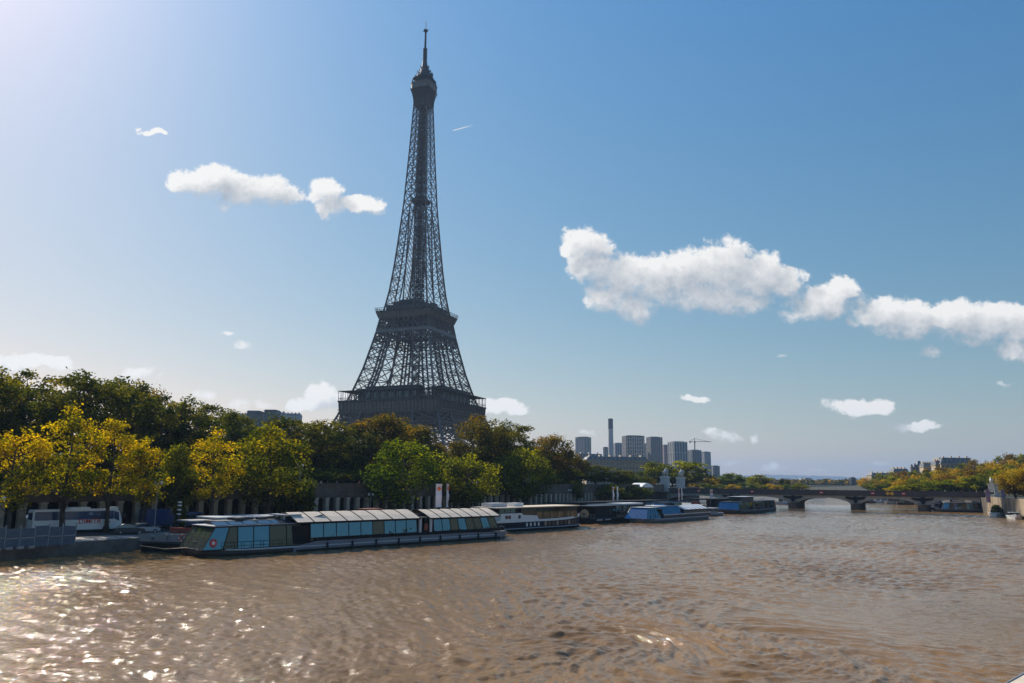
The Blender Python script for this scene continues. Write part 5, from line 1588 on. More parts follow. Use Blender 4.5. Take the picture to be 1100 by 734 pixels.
def long_boat():
    W = 7.8; a, b = P(200, 601), P(549, 577.5); a = a + (b - a).normalized() * 2.2
    root, L, d, n = boat_root('glass_tour_boat', 'long glass-walled tour boat with cream roof panels, nearest of the moored boats', a, b, W)
    X = lambda px: px_to_x(root, L, W, px)
    hull(root, L, W, 0.82, -.5, 7, 5, M['dark_grey'], .25, M['pale_grey'], .55, .6)
    # taller grey hull side under the saloon
    xa, xb = X(338), X(541)
    mb = MB()
    out = [(xa - 3.5, .74), (xa + .5, 1.42), (xb - 9, 1.36), (xb, 1.15), (xb + 1.5, 1.1), (xb - 1, -.1), (xa - 3.5, -.1)]
    for s in (-1, 1): mb.xsolid(out, s * W / 2 - .06 + s * .05, s * W / 2 + .06 + s * .05)
    mb.build('hull_side', M['grey_hull'], root)
    mb = MB()
    for s in (-1, 1): mb.box(((xa + xb) / 2 - 2, s * (W / 2 + .14), .12), (xb - xa + 2, .05, .4))
    mb.build('waterline_shade_band', M['black'], root)  # black waterline band, doubling as the dark shadow low on the hull
    MB().box(((xa + xb) / 2, 0, 1.15), (xb - xa, W - .5, .2)).build('deck', M['dark_grey'], root)
    mb = MB()
    for s in (-1, 1): mb.box(((xa + xb) / 2, s * (W / 2 + .02), 1.62), (xb - xa, .16, .44))
    mb.build('sill_band', M['black'], root)
    MB().box((-L / 2 + 3, 0, 1.0), (5.5, 3.4, .22)).build('bow_platform', M['white'], root)
    # front cabin
    x0, x1 = X(214) + .9, X(327)
    xs = [x0, X(243), X(259), X(276), X(293), X(311), x1]
    mats = [GB_, GK, GB_, GB_, GK, GK]
    fr = MB(); z0, z1, hw0, hw1 = .9, 3.95, W / 2 - .45, W / 2 - .8
    rk = 1.7
    tops = [xs[0] + rk * 1.1, xs[1] + 1.0] + xs[2:]
    for s in (-1, 1):
        for q, t in zip(xs, tops): fr.bar((q, s * hw0, z0), (t, s * hw1, z1), .11)
        fr.bar((xs[0], s * hw0, z0), (x1, s * hw0, z0), .16); fr.bar((tops[0], s * hw1, z1), (x1, s * hw1, z1), .2)
    for q, t in ((xs[0], tops[0]), (x1, x1)): fr.bar((q, -hw0, z0), (q, hw0, z0), .14); fr.bar((t, -hw1, z1), (t, hw1, z1), .16)
    for k in (-1, 0, 1): fr.bar((xs[0], k * hw0 * .5, z0), (tops[0], k * hw1 * .5, z1), .09)
    fr.build('cabin_frame', M['black'], root)
    for i, m_ in enumerate(mats):
        for s in (-1, 1):
            q = [(xs[i] + .05, s * hw0, z0 + .05), (xs[i + 1] - .05, s * hw0, z0 + .05), (tops[i + 1] - .05, s * hw1, z1 - .08), (tops[i] + .05, s * hw1, z1 - .08)]
            MB().slab(q if s < 0 else q[::-1], .03).build('window', m_ if s < 0 else GC, root)
    for k in (-2, -1, 0, 1):
        a_, b_ = k * .5 + .02, (k + 1) * .5 - .02
        MB().slab([(xs[0], b_ * hw0, z0 + .05), (xs[0], a_ * hw0, z0 + .05), (tops[0], a_ * hw1, z1 - .06), (tops[0], b_ * hw1, z1 - .06)], .03).build('windscreen', GB_, root)
    MB().slab([(tops[0] - .3, -hw1 - .1, z1 + .1), (x1 + .6, -hw1 - .1, z1 + .1), (x1 + .6, hw1 + .1, z1 + .1), (tops[0] - .3, hw1 + .1, z1 + .1)], .1).build('cabin_roof', M['pale_grey'], root)
    # sloping roof glass along the near edge, catching the sky
    for i in range(6):
        u0, u1 = i / 6, (i + 1) / 6; xa_, xb_ = tops[0] + (x1 - tops[0]) * u0 + .1, tops[0] + (x1 - tops[0]) * u1 - .1
        MB().slab([(xa_, -hw1 + .05, z1 + .2), (xb_, -hw1 + .05, z1 + .2), (xb_, -hw1 + 1.7, z1 + .62), (xa_, -hw1 + 1.7, z1 + .62)], .05).build('roof_window', GB_, root)
    MB().box(((tops[0] + x1) / 2 + .5, .6, z1 + .45), (x1 - tops[0] - 1.5, 3.6, .5)).build('roof_box', M['dark_grey'], root)
    rg = random.Random(2); mb = MB()
    for i in range(14): mb.box((rg.uniform(tops[0] + 1, x1 - 1), rg.uniform(-.9, 2), z1 + .85), (rg.uniform(.5, 2.2), rg.uniform(.4, 1), rg.uniform(.2, .5)), rg.random())
    mb.build('roof_fittings', M['dark_grey'], root)
    # starburst emblem on the first pane
    cx, cz = xs[0] + 1.6, 1.85; uy = (hw0 - hw1) / (z1 - z0)
    pts = []
    for k in range(32):
        r = .66 if k % 2 == 0 else .44
        pts.append((cx + r * math.cos(k * math.pi / 16), cz + r * math.sin(k * math.pi / 16)))
    def emb(pts, dd, mt):
        m2 = MB(); nn = len(pts)
        f = lambda x, z, o: (x, -(hw0 - (z - z0) * uy) - o, z)
        m2.add([f(x, z, dd) for x, z in pts] + [f(x, z, dd - .02) for x, z in pts], [tuple(range(nn)), tuple(range(nn, 2 * nn))[::-1]] + [((i + 1) % nn, i, nn + i, nn + (i + 1) % nn) for i in range(nn)])
        return m2.build('emblem', mt, root)
    emb(pts, .06, M['red'])
    emb([(cx + (.36 if k % 2 == 0 else .15) * math.cos(k * math.pi / 5 + math.pi / 2), cz + (.36 if k % 2 == 0 else .15) * math.sin(k * math.pi / 5 + math.pi / 2)) for k in range(10)], .09, M['white'])
    railing(root, [(xs[1], -W / 2 + .12, .82), (x1 - .5, -W / 2 + .12, .82)], 1.05, 1.5, M['black'], .05)
    railing(root, [(-L / 2 + 1.2, -1.8, 1.0), (-L / 2 + .6, 0, 1.05), (-L / 2 + 1.2, 1.8, 1.0)], .9, 1.2)
    # dark vestibule with wheelhouse roof between front cabin and saloon
    xv0, xv1 = X(316), X(334)
    MB().box(((xv0 + xv1) / 2 + .3, 0, 2.3), (xv1 - xv0, W - .9, 2.9)).build('vestibule', M['black'], root)
    mb = MB()
    for s in (-1, 1): mb.bar((xv0, s * 3.0, 3.9), (xv1 + 3.5, s * 2.0, 5.2), .18)
    mb.build('roof_strut', M['dark_grey'], root)
    mb = MB().box((X(322), 0, 4.5), (2.4, 3.0, 1.3)).box((X(322), 0, 5.25), (3.2, 3.8, .18)); mb.build('wheelhouse', M['pale_grey'], root)
    MB().box((X(322), -1.53, 4.6), (2.0, .05, .8)).build('wheelhouse_window', GB_, root)
    # saloon, first part
    sa, sb = X(335), X(449)
    pm = [GB_, GB_, GB_, GB_, GB_, GK, GB_, GB_, GB_]
    glazed_cabin(root, sa, sb, W - .3, 1.85, 4.0, pm, .2, 0, 0, M['black'])
    arched_roof(root, sa - 2.5, X(452), W - .1, 4.18, 5.5, 8, M['cream'])
    seats(root, sa, sb, W, 1.26)
    # entrance bay
    xg0, xg1 = X(450), X(466)
    for x in (xg0 + .5, (xg0 + xg1) / 2, xg1 - .5): MB().box((x, -W / 2 + .25, 2.75), (.5, .3, 2.9)).build('column', M['pale_grey'] if x != (xg0 + xg1) / 2 else M['black'], root)
    MB().box(((xg0 + xg1) / 2 + .0, -W / 2 + .06, 2.7), (.7, .08, 1.1)).build('notice', M['rust'], root)
    MB().box(((xg0 + xg1) / 2, .3, 2.7), (xg1 - xg0 - .4, W - 2.2, 3.0)).build('vestibule', M['black'], root)
    MB().slab([(xg0, -W / 2 + .4, 4.25), (xg1, -W / 2 + .4, 4.25), (xg1, W / 2 - .4, 4.5), (xg0, W / 2 - .4, 4.5)], .12).build('bay_roof', M['dark_grey'], root)
    mb = MB()
    for i in range(8): mb.box((rg.uniform(xg0, xg1), rg.uniform(-2, 2), 4.65), (rg.uniform(.4, 1.4), rg.uniform(.4, 1), rg.uniform(.3, .8)), rg.random())
    mb.build('roof_fittings', M['dark_grey'], root)
    # saloon, second part
    sc_, sd_ = X(467), X(536)
    glazed_cabin(root, sc_, sd_, W - .3, 1.85, 3.95, [GB_, GB_, GK, GB_, GK, GK, GB_, GK], .2, 0, 1.0, M['black'])
    arched_roof(root, sc_ - 1, sd_ + .4, W - .1, 4.12, 5.4, 7, M['cream'])
    seats(root, sc_, sd_, W, 1.26)
    railing(root, [(sd_ + .5, -W / 2 + .2, 1.2), (L / 2 - .6, -W / 2 + 1.2, .85), (L / 2 - .3, 0, .85), (L / 2 - .6, W / 2 - 1.2, .85)], 1.1, 1.3)
    MB().box((L / 2 - 2.2, 0, 1.25), (3.0, 3.2, .8)).build('stern_locker', M['dark_grey'], root)
    MB().box((L / 2 + .6, 0, 1.0), (2.2, 2.4, .12)).build('boarding_ramp', M['steel'], root)
    for i in range(9):
        x = xa + (xb - xa) * (i + .5) / 9
        MB().tube([(x, -W / 2 - .28, 1.1), (x, -W / 2 - .30, .2)], [.16, .16], 8).tube([(x, -W / 2 - .2, 1.5), (x, -W / 2 - .28, 1.1)], .03, 5).build('fender', M['rubber'], root)
    MB().tube([(-L / 2 + .4, .6, 1.1), (-L / 2 - 2.0, 3.0, .9), (-L / 2 - 4.2, 5.6, 1.3)], .05, 5).build('mooring_rope', M['wood'], root)
    for i in range(5): MB().box((X(352 + 20 * i), -W / 2 + .55, 2.1), (.7, .5, .5)).build('planter', M['white'], root)
    # landing stage behind: same heading, farther from the river
    o = a + n * (W + 3.4)
    ra = o + d * 5.5; rb = o + d * (L * .93)
    ls, Ls, _, _ = boat_root('landing_stage', 'floating landing stage with long flat grey roof behind the long glass boat', ra, rb, 6.0)
    MB().box((0, 0, .35), (Ls, 6, 1.5)).build('float', M['black'], ls)
    MB().box((0, 0, 1.17), (Ls, 6.2, .14)).build('deck', M['dark_grey'], ls)
    MB().box((1.5, 0, 4.62), (Ls - 1, 6.6, .22)).build('roof', M['pale_grey'], ls)
    MB().box((-Ls / 2 + 6.0, -.6, 4.25), (16, 4.0, .2), -.02).build('canopy', M['steel'], ls)
    for i in range(15):
        for y in (-2.7, 2.7): MB().box((-Ls / 2 + 2 + (Ls - 4) * i / 14, y, 2.87), (.16, .16, 3.28)).build('post', M['steel'], ls)
    MB().box((-2, 1.4, 2.6), (Ls * .55, 1.8, 2.8)).build('wall', M['dark_grey'], ls)
    for x in (-7.5, -4.5): MB().box((x, -2.3, 3.6), (2.8, .06, 1.7)).build('window', GB_, ls)
    for i in range(9): MB().box((4 + 3.2 * i, -2.3, 3.7), (3.0, .06, 1.5)).build('window', GB_, ls)
    railing(ls, [(-Ls / 2 + 1, -2.95, 1.24), (Ls / 2 - 1, -2.95, 1.24)], 1.1, 2.0)
    tb = [(-Ls * .44 + 2.6 * i, -1.5) for i in range(6)]
    mb = MB()
    for x, y in tb: mb.box((x, y, 1.95), (1.3, 1.0, .08)); mb.box((x, y, 1.6), (.1, .1, .7))
    mb.build('tabletop', M['pale_grey'], ls)
    return root, L, d, n, a, b


LB = long_boat()


def navy_boat():
    W = 7.2; b = P(634, 566); dd = (P(634, 566) - P(540, 572)).normalized(); a = b - dd * 37
    root, L, d, n = boat_root('river_cruiser', 'navy and white restaurant boat with pale flat roof moored beyond the long glass boat', a, b, W)
    X = lambda px: px_to_x(root, L, W, px)
    # bow points away to the right, so the loft is turned round
    mb = MB(); xs = np.linspace(-L / 2, L / 2, 22); pr = []
    for x in xs:
        u = (x + L / 2) / L; w = W / 2 * (1 if u < .72 else math.cos((u - .72) / .28 * math.pi / 2) ** .7 * .9 + .1) * (1 if u > .06 else .85)
        pr.append((x, w, 2.15 + .75 * max(0, (u - .55) / .45) ** 2))
    for x, w, z in pr: mb.v += [(x, -w * .85, -.5), (x, -w, .6), (x, -w, z), (x, w, z), (x, w, .6), (x, w * .85, -.5)]
    for i in range(len(pr) - 1):
        for j in range(5): k = i * 6 + j; mb.f.append((k, k + 6, k + 7, k + 1))
    mb.f += [(0, 1, 2, 3, 4, 5), tuple((len(pr) - 1) * 6 + j for j in (5, 4, 3, 2, 1, 0))]
    mb.build('hull', M['navy'], root)
    mb = MB()
    for s in (-1, 1):
        for (xa, wa, za), (xb, wb, zb) in zip(pr[:-1], pr[1:]): mb.slab([(xa, s * (wa + .03), za - .05), (xb, s * (wb + .03), zb - .05), (xb, s * (wb + .03), zb + .5), (xa, s * (wa + .03), za + .5)], .1)
    mb.build('bulwark', M['white'], root)
    mb = MB()
    for s in (-1, 1): mb.tube([(x, s * (w + .05), .62) for x, w, z in pr], .09, 6)
    mb.build('rubbing_strake', M['pale_grey'], root)
    for i in range(4): MB().box((X(566 + 4.2 * i), -W / 2 - .03, 1.45), (.55, .06, .8)).build('porthole', M['lamp_glass'], root)
    for i in range(9):
        x = X(586 + 4.3 * i); w = np.interp(x, [p[0] for p in pr], [p[1] for p in pr])
        MB().box((x, -w - .03, 1.5), (.85, .06, 1.05)).build('hull_window', GK if i % 3 else M['tower_glass'], root)
    # white fore-house, curved down to the bulwark
    xw0, xw1 = X(538), X(561)
    MB().xsolid([(xw0, 2.6), (X(579), 2.6), (X(577), 3.5), (xw1 + .4, 3.75), (xw1 - .2, 4.2), (xw0, 4.2)], -W / 2 + .02, W / 2 - .02).build('fore_house', M['white'], root)
    MB().box(((xw0 + xw1) / 2 - .2, 0, 4.9), (xw1 - xw0 - .6, W - 1.2, 1.4)).build('wheelhouse', M['black'], root)
    for i in range(3): MB().box((xw0 + 1.0 + i * 1.75, -W / 2 + .57, 4.9), (1.6, .06, 1.2)).build('wheelhouse_window', GB_, root)
    for x, m_ in ((X(544), M['dark_grey']), (X(547.3), M['rust']), (X(558), M['dark_grey'])):
        MB().tube([(x, -W / 2 - .02, 3.35), (x, -W / 2 - .08, 3.35)], .42, 12).build('emblem', m_, root)
    g0, g1 = X(562), X(622)
    glazed_cabin(root, g0, g1, W - 1.0, 2.75, 5.35, [GK, GK] + [M['glass_smoke']] * 6, .1, 0, 0, M['dark_grey'])
    MB().box(((g0 + g1) / 2, .2, 2.72), (g1 - g0, W - .6, .1)).build('deck', M['dark_grey'], root)
    mb = MB()
    for i in range(9):
        for y in (-1.6, 1.6): mb.box((g0 + 1.5 + (g1 - g0 - 3) * i / 8, y, 3.45), (1.3, 1.1, .1)); mb.box((g0 + 1.5 + (g1 - g0 - 3) * i / 8, y, 3.1), (.12, .12, .7))
    o = mb.build('dining_table', M['white'], root)
    MB().box((g0 + (g1 - g0) * .5, 1.6, 3.9), (13, .4, 2.2)).build('bar_counter', M['stone_dark'], root)
    xr0, xr1 = X(533), X(623)
    MB().slab([(xr0, -W / 2, 5.5), (xr1, -W / 2, 5.55), (xr1, W / 2, 5.55), (xr0, W / 2, 5.5)], .22).build('roof', M['cream'], root)
    MB().box((X(568), .4, 6.05), (3.0, 2.4, .85)).build('roof_unit', M['white'], root)
    MB().box((X(546), .4, 6.1), (5.2, 2.8, .9)).build('roof_cabin', M['pale_grey'], root)
    railing(root, [(g1, -W / 2 + .5, 2.9), (L / 2 - 3, -1.6, 3.1), (L / 2 - .6, 0, 3.2)], .9, 1.2, M['white'])
    # flag at the stem
    mb = MB().tube([(L / 2 - 1.2, -.2, 3.0), (L / 2 - 1.9, -.2, 5.2)], .04, 6); mb.build('flagstaff', M['white'], root)
    MB().slab([(L / 2 - 1.4, -.22, 3.7), (L / 2 - .7, -.3, 3.3), (L / 2 - 1.0, -.3, 4.5), (L / 2 - 1.75, -.22, 4.8)], .03).build('flag', M['red'], root)
    p = root.matrix_basis @ Vector((L / 2 - 4.2, -.5, 2.95)); q = root.matrix_basis @ Vector((L / 2 - 5.2, .6, 2.95))
    return root, L, d, n, a, b


NB = navy_boat()
NB[0].scale.z = 0.9
nb_m = Matrix.Translation(NB[0].location) @ Matrix.Rotation(NB[0].rotation_euler.z, 4, 'Z')
MB().box((NB[1] / 2 - 4.6, 0, 2.78), (4.4, 2.6, .1)).build('fore_deck', M['wood'], NB[0])
person(0, nb_m @ Vector((NB[1] / 2 - 4.3, -.6, 2.56)), 1.2, 'dark-clothed passenger standing on the bow deck of the navy boat, nearer the roof', 'passengers on the navy boat')
person(1, nb_m @ Vector((NB[1] / 2 - 3.2, -.2, 2.56)), 2.6, 'red-topped passenger standing on the bow deck of the navy boat', 'passengers on the navy boat')


def blue_boat():
    W = 7.6; a, b = P(671, 564.5), P(766, 557); a = a + (b - a).normalized() * 13.0
    root, L, d, n = boat_root('glass_tour_boat', 'glass-nosed tour boat with blue sloping windows and white rear roof, third from the gangway', a, b, W)
    X = lambda px: px_to_x(root, L, W, px)
    hull(root, L, W, 1.1, -.5, 7, 4, M['grey_hull'], .3, M['pale_grey'], .5, .6)
    x0, x1 = X(697), X(711.5)
    glazed_cabin(root, x0, x1, W - .6, 1.2, 4.6, [GB_] * 5, .9, 2.2, 0, M['dark_grey'])
    MB().slab([(x0 + 2, -2.8, 4.7), (x1 + .3, -2.8, 4.7), (x1 + .3, 2.8, 4.7), (x0 + 2, 2.8, 4.7)], .14).build('cabin_roof', M['pale_grey'], root)
    for px in (702, 708): MB().xsolid([(X(px) + .45 * math.cos(k * .7854) * (1 if k % 2 else .6), 2.2 + .45 * math.sin(k * .7854) * (1 if k % 2 else .6)) for k in range(8)], -W / 2 + .02, -W / 2 + .06).build('emblem', M['rust'], root)
    MB().box((X(712.5), 0, 2.7), (1.6, W - 1.2, 3.0)).build('vestibule', M['black'], root)
    x2, x3 = X(713.5), X(735)
    MB().box(((x2 + X(764)) / 2, 0, 1.7), (X(764) - x2, W - .3, 1.2)).build('hull_side', M['dark_grey'], root)
    MB().box(((x2 + X(764)) / 2, -W / 2 + .1, 2.3), (X(764) - x2, .2, .35)).build('gunwale', M['pale_grey'], root)
    for i in range(5):
        xa, xb = x2 + (x3 - x2) * i / 5, x2 + (x3 - x2) * (i + 1) / 5
        MB().slab([(xa + .06, -W / 2 + .2, 2.5), (xb - .06, -W / 2 + .2, 2.5), (xb - .06, -W / 2 + 1.7, 4.9), (xa + .06, -W / 2 + 1.7, 4.9)], .05).build('window', GB_, root)
        MB().slab([(xb - .06, W / 2 - .2, 2.5), (xa + .06, W / 2 - .2, 2.5), (xa + .06, W / 2 - 1.7, 4.9), (xb - .06, W / 2 - 1.7, 4.9)], .05).build('window', GC, root)
    MB().slab([(x2, -W / 2 + 1.6, 5.0), (x3, -W / 2 + 1.6, 5.0), (x3, W / 2 - 1.6, 5.0), (x2, W / 2 - 1.6, 5.0)], .12).build('saloon_roof', M['white'], root)
    x4, x5 = X(736), X(762)
    glazed_cabin(root, x4, x5, W - .4, 2.3, 3.5, [GK] * 6, .1, 0, .5, M['dark_grey'])
    arched_roof(root, x4 - .3, x5, W - .2, 3.6, 5.0, 6, M['white'])
    MB().box((X(728), .5, 5.6), (4.0, 3.2, 1.1)).build('wheelhouse', M['dark_grey'], root)
    MB().slab([(X(724), -1.2, 5.1), (X(724), 2.2, 5.1), (X(725.5), 2.2, 6.2), (X(725.5), -1.2, 6.2)], .05).build('wheelhouse_window', GB_, root)
    MB().box((X(735), -1.0, 5.45), (5.0, 2.2, .8)).build('roof_window', GB_, root)
    railing(root, [(x5 + .3, -W / 2 + .5, 2.3), (L / 2 - .4, -1.5, 1.6), (L / 2 - .4, 1.5, 1.6)], 1.0, 1.4)
    railing(root, [(-L / 2 + 1, -1.6, 1.3), (-L / 2 + .5, 0, 1.4), (-L / 2 + 1, 1.6, 1.3)], .8, 1.0)
    return root, L, d, n, a, b


BB = blue_boat()
BB[0].scale.z = 0.83


def house_boat():
    d, n = BB[2], BB[3]; a = P(631, 563.5); b = a + d * 44; a, b = a, b; W = 7
    root, L, d, n = boat_root('houseboat', 'black houseboat with dark cabin and a round wooden end, behind the glass-nosed boat', a, b, W)
    X = lambda px: px_to_x(root, L, W, px)
    hull(root, L, W, 1.3, -.5, 5, 3, M['black'], .4, M['dark_grey'], .6, .7)
    MB().box((X(653), 0, 2.7), (X(664) - X(640), W - 1.4, 3.0)).build('cabin', M['black'], root)
    MB().slab([(X(637), -W / 2 + .4, 4.35), (X(690), -W / 2 + .4, 4.35), (X(690), W / 2 - .4, 4.35), (X(637), W / 2 - .4, 4.35)], .18).build('roof', M['dark_grey'], root)
    MB().box((X(684), 0, 4.6), (12, W - 2, .4)).build('roof_hatch', M['white'], root)
    MB().tube([(X(636.4), -1.0, 2.4), (X(637.6), -1.0, 2.4)], 1.15, 18).build('drum', M['wood'], root)
    MB().tube([(X(636.2), -1.0, 2.4), (X(637.8), -1.0, 2.4)], .35, 10).build('drum_hub', M['dark_grey'], root)
    for i in range(6): MB().box((X(658 + 4.4 * i), -W / 2 + .66, 2.8), (1.5, .08, 1.4)).build('window', GB_ if i in (1, 2) else GK, root)
    for px in (644, 653): MB().box((X(px), -W / 2 - .05, .9), (3.0, .08, .25)).build('nameboard', M['pale_grey'], root)
    railing(root, [(-L / 2 + .8, -W / 2 + 1.6, 1.5), (X(640), -W / 2 + .4, 1.35)], 1.0, 1.0)
    # flat-roofed pontoon behind, roof edge pale
    a2 = a + n * 9 + d * 2; b2 = a2 + d * 62
    r2, L2, _, _ = boat_root('landing_stage', 'long floating stage with thin black roof and pale edge, behind the houseboat', a2, b2, 6)
    MB().box((0, 0, .3), (L2, 6, 1.6)).build('float', M['black'], r2)
    MB().box((0, 0, 4.9), (L2, 6.6, .3)).build('roof', M['black'], r2)
    MB().box((-6, -3.35, 4.35), (26, .12, .5)).build('fascia', M['pale_grey'], r2)
    MB().box((0, 1.2, 2.9), (L2 * .7, 2.2, 3.6)).build('wall', M['dark_grey'], r2)
    for i in range(13): MB().box((-L2 / 2 + 1.5 + (L2 - 3) * i / 12, -2.8, 2.9), (.16, .16, 3.7)).build('post', M['dark_grey'], r2)
    for i in range(6): MB().box((-16 + 5 * i, -.0, 2.9), (3.4, .1, 2.0)).build('window', GD, r2)


house_boat()


def small_boat(a, heading, L, W, label, hull_m, cab_m, cab=(.25, .7), zc=2.6, group=None, glass=None, name='small_boat', canopy=None):
    root = thing(name, label, 'boat', (a.x, a.y, 0), heading, group)
    hull(root, L, W, 1.0, -.4, L * .28, L * .12, hull_m, .5, M['pale_grey'], .15, .75)
    x0, x1 = -L / 2 + L * cab[0], -L / 2 + L * cab[1]
    MB().box(((x0 + x1) / 2, 0, (1.0 + zc) / 2), (x1 - x0, W * .74, zc - 1.0), 0, .94).build('cabin', cab_m, root)
    MB().slab([(x0 - .3, -W * .4, zc + .07), (x1 + .3, -W * .4, zc + .07), (x1 + .3, W * .4, zc + .07), (x0 - .3, W * .4, zc + .07)], .12).build('roof', canopy or M['pale_grey'], root)
    n = max(3, int((x1 - x0) / 2))
    for i in range(n):
        for s in (-1, 1): MB().box((x0 + (i + .5) * (x1 - x0) / n, s * W * .368, 1.0 + (zc - 1.0) * .58), ((x1 - x0) / n * .7, .1, (zc - 1.0) * .5)).build('window', glass or GK, root)
    MB().slab([(x0 - .02, W * .3, 1.3), (x0 - .02, -W * .3, 1.3), (x0 + .05, -W * .29, zc - .25), (x0 + .05, W * .29, zc - .25)], .05).build('windscreen', glass or GK, root)
    railing(root, [(-L / 2 + .8, -W * .2, 1.35), (x0, -W * .45, 1.1)], .8, 1.2)
    return root


ang = math.atan2(BB[2].y, BB[2].x)
pp = P(770, 554.5); small_boat(pp + BB[3] * 2.5, ang, 14, 4.6, 'small grey workboat tucked behind the stern of the glass-nosed boat', M['grey_hull'], M['grey_hull'], (.4, .75), 2.4)


def far_glass_boat(px, py, L, W, label, upper=True):
    p = P(px, py); root = thing('glass_tour_boat', label, 'boat', (p.x + BB[2].x * L / 2 + BB[3].x * W / 2, p.y + BB[2].y * L / 2 + BB[3].y * W / 2, 0), ang, None)
    hull(root, L, W, 1.2, -.5, 5, 3, M['dark_grey'], .3, M['grey_hull'], .7, .7)
    glazed_cabin(root, -L / 2 + 1.5, L / 2 - 2, W - .5, 1.25, 3.9, [GD, GK, GD, GC, GK, GC, GD, GK], .35, .9, .5, M['dark_grey'])
    MB().slab([(-L / 2 + 2.2, -W / 2 + .5, 4.05), (L / 2 - 2, -W / 2 + .5, 4.05), (L / 2 - 2, W / 2 - .5, 4.05), (-L / 2 + 2.2, W / 2 - .5, 4.05)], .16).build('roof', M['dark_grey'], root)
    seats(root, -L / 2 + 3, L / 2 - 3, W, 1.2)
    if upper:
        MB().box((0, .3, 4.9), (L * .35, W * .6, 1.4)).build('upper_cabin', M['dark_grey'], root)
        MB().slab([(-L * .2, -W * .36, 5.75), (L * .22, -W * .36, 5.75), (L * .22, W * .42, 5.75), (-L * .2, W * .42, 5.75)], .12).build('upper_roof', M['pale_grey'], root)
    railing(root, [(-L / 2 + 3, -W / 2 + .6, 4.13), (L / 2 - 3, -W / 2 + .6, 4.13)], 1.0, 1.6)
    return root


far_glass_boat(793.5, 552.6, 30, 8.5, 'dark two-deck tour boat seen nose-on in front of the left bridge arches')
far_glass_boat(815, 550.3, 22, 7, 'low dark tour boat ahead of the two-deck tour boat, nearest the bridge', False)
a2 = P(757, 552) + BB[3] * 1.5; r2, L2, _, _ = boat_root('landing_stage', 'dark floating stage with open sides between the workboat and the two-deck tour boat', a2, a2 + BB[2] * 52, 8)
MB().box((0, 0, .4), (L2, 8, 1.8)).build('float', M['black'], r2)
MB().box((2, 0, 4.7), (L2 * .8, 8.4, .35)).build('roof', M['black'], r2)
MB().box((6, 1.5, 2.9), (L2 * .35, 4.0, 3.2)).build('wall', M['dark_grey'], r2)
MB().box((-16, -3.6, 1.7), (12, .3, .7)).build('side_board', M['wood'], r2)
for i in range(10): MB().box((-L2 * .38 + L2 * .76 * i / 9, -3.7, 2.9), (.2, .2, 3.4)).build('post', M['dark_grey'], r2)
MB().box((-L2 * .4, 0, 2.6), (1.0, 3.0, 2.8)).build('upright', M['rust'], r2)

# right bank
rang = math.atan2(RQUAY[-1][1] - RQUAY[-2][1], RQUAY[-1][0] - RQUAY[-2][0])


def rplace(px, py): return P(px, py)


p = D(1032, 545, 322); root = thing('glass_tour_boat', 'dark green glass tour boat moored under the rightmost bridge arch', 'boat', (p.x, p.y, 0), math.radians(-12))
hull(root, 19, 6, 1.1, -.5, 4, 2, M['dark_grey'], .3, M['grey_hull'], .6, .7)
glazed_cabin(root, -7.5, 8, 5.4, 1.2, 3.6, [GD, GK, GD, GK, GD, GK, GK], .3, 1.0, .4, M['dark_grey'])
MB().slab([(-6.5, -2.4, 3.75), (7.6, -2.4, 3.75), (7.6, 2.4, 3.75), (-6.5, 2.4, 3.75)], .14).build('roof', M['pale_grey'], root)
MB().box((-1, .2, 4.3), (4.5, 3, 1.0)).build('upper_cabin', M['tower_glass'], root)
small_boat(D(1010, 543, 350), math.radians(-10), 14, 4.5, 'small dark boat lying left of the green glass boat under the right arch', M['dark_grey'], M['tower_grey'], (.3, .7), 2.8)
p = D(1071, 552.5, 282); root = small_boat(p, math.radians(62), 15, 4.6, 'pale-hulled barge topped with green plants below the lilac banner', M['pale_grey'], M['dark_grey'], (.45, .8), 2.2)
for i in range(7):
    q = Vector((p.x, p.y, 0)) + Vector((math.cos(math.radians(62)), math.sin(math.radians(62)), 0)) * (-6.0 + 1.8 * i)
    s_ = tree('bush', (q.x, q.y, 1.0), 2.0 + (i % 3) * .5, 1.5, 'leafy plant in the deck garden of the pale barge, ' + ORD[i] + ' from the bow', 'deck plants on the pale barge', 'shrub')
small_boat(D(1090, 556, 262), math.radians(66), 12, 3.6, 'low pale skiff moored against the sunlit wall, nearest the picture edge', M['pale_grey'], M['dark_grey'], (.5, .75), 1.9)
small_boat(D(1097, 552, 268), math.radians(66), 10, 3.4, 'small dark launch with pale roof inside the skiff by the sunlit wall', M['dark_grey'], M['white'], (.35, .7), 2.4)

# boats beyond the bridge
for px, py, d_, L_, hm, cm_, lab in [(930, 540, 470, 16, 'dark_grey', 'dark_grey', 'dark barge beyond the bridge, seen through the third arch at its left edge'),
                                     (947, 540, 480, 18, 'white', 'white', 'white cabin boat beyond the bridge, seen through the third arch'),
                                     (960, 541, 450, 17, 'pale_grey', 'tower_rose', 'pale houseboat with rosy cabin beyond the bridge in the third arch'),
                                     (972, 542, 440, 15, 'dark_grey', 'black', 'dark houseboat beyond the bridge beside the third arch pier'),
                                     (877, 536.5, 640, 26, 'blue_van', 'tower_grey', 'blue-grey barge far beyond the bridge under the crown of the central arch'),
                                     (843, 543, 420, 16, 'pale_grey', 'white', 'pale boat beyond the bridge beside the left pier'),
                                     (1003, 545, 400, 16, 'white', 'dark_grey', 'white-hulled boat beyond the bridge in the fourth arch')]:
    p = D(px, py, d_); small_boat(Vector((p.x, p.y, 0)), math.radians(38), L_, 4.6, lab, M[hm], M[cm_], (.3, .85), 3.0, 'boats moored beyond the bridge')


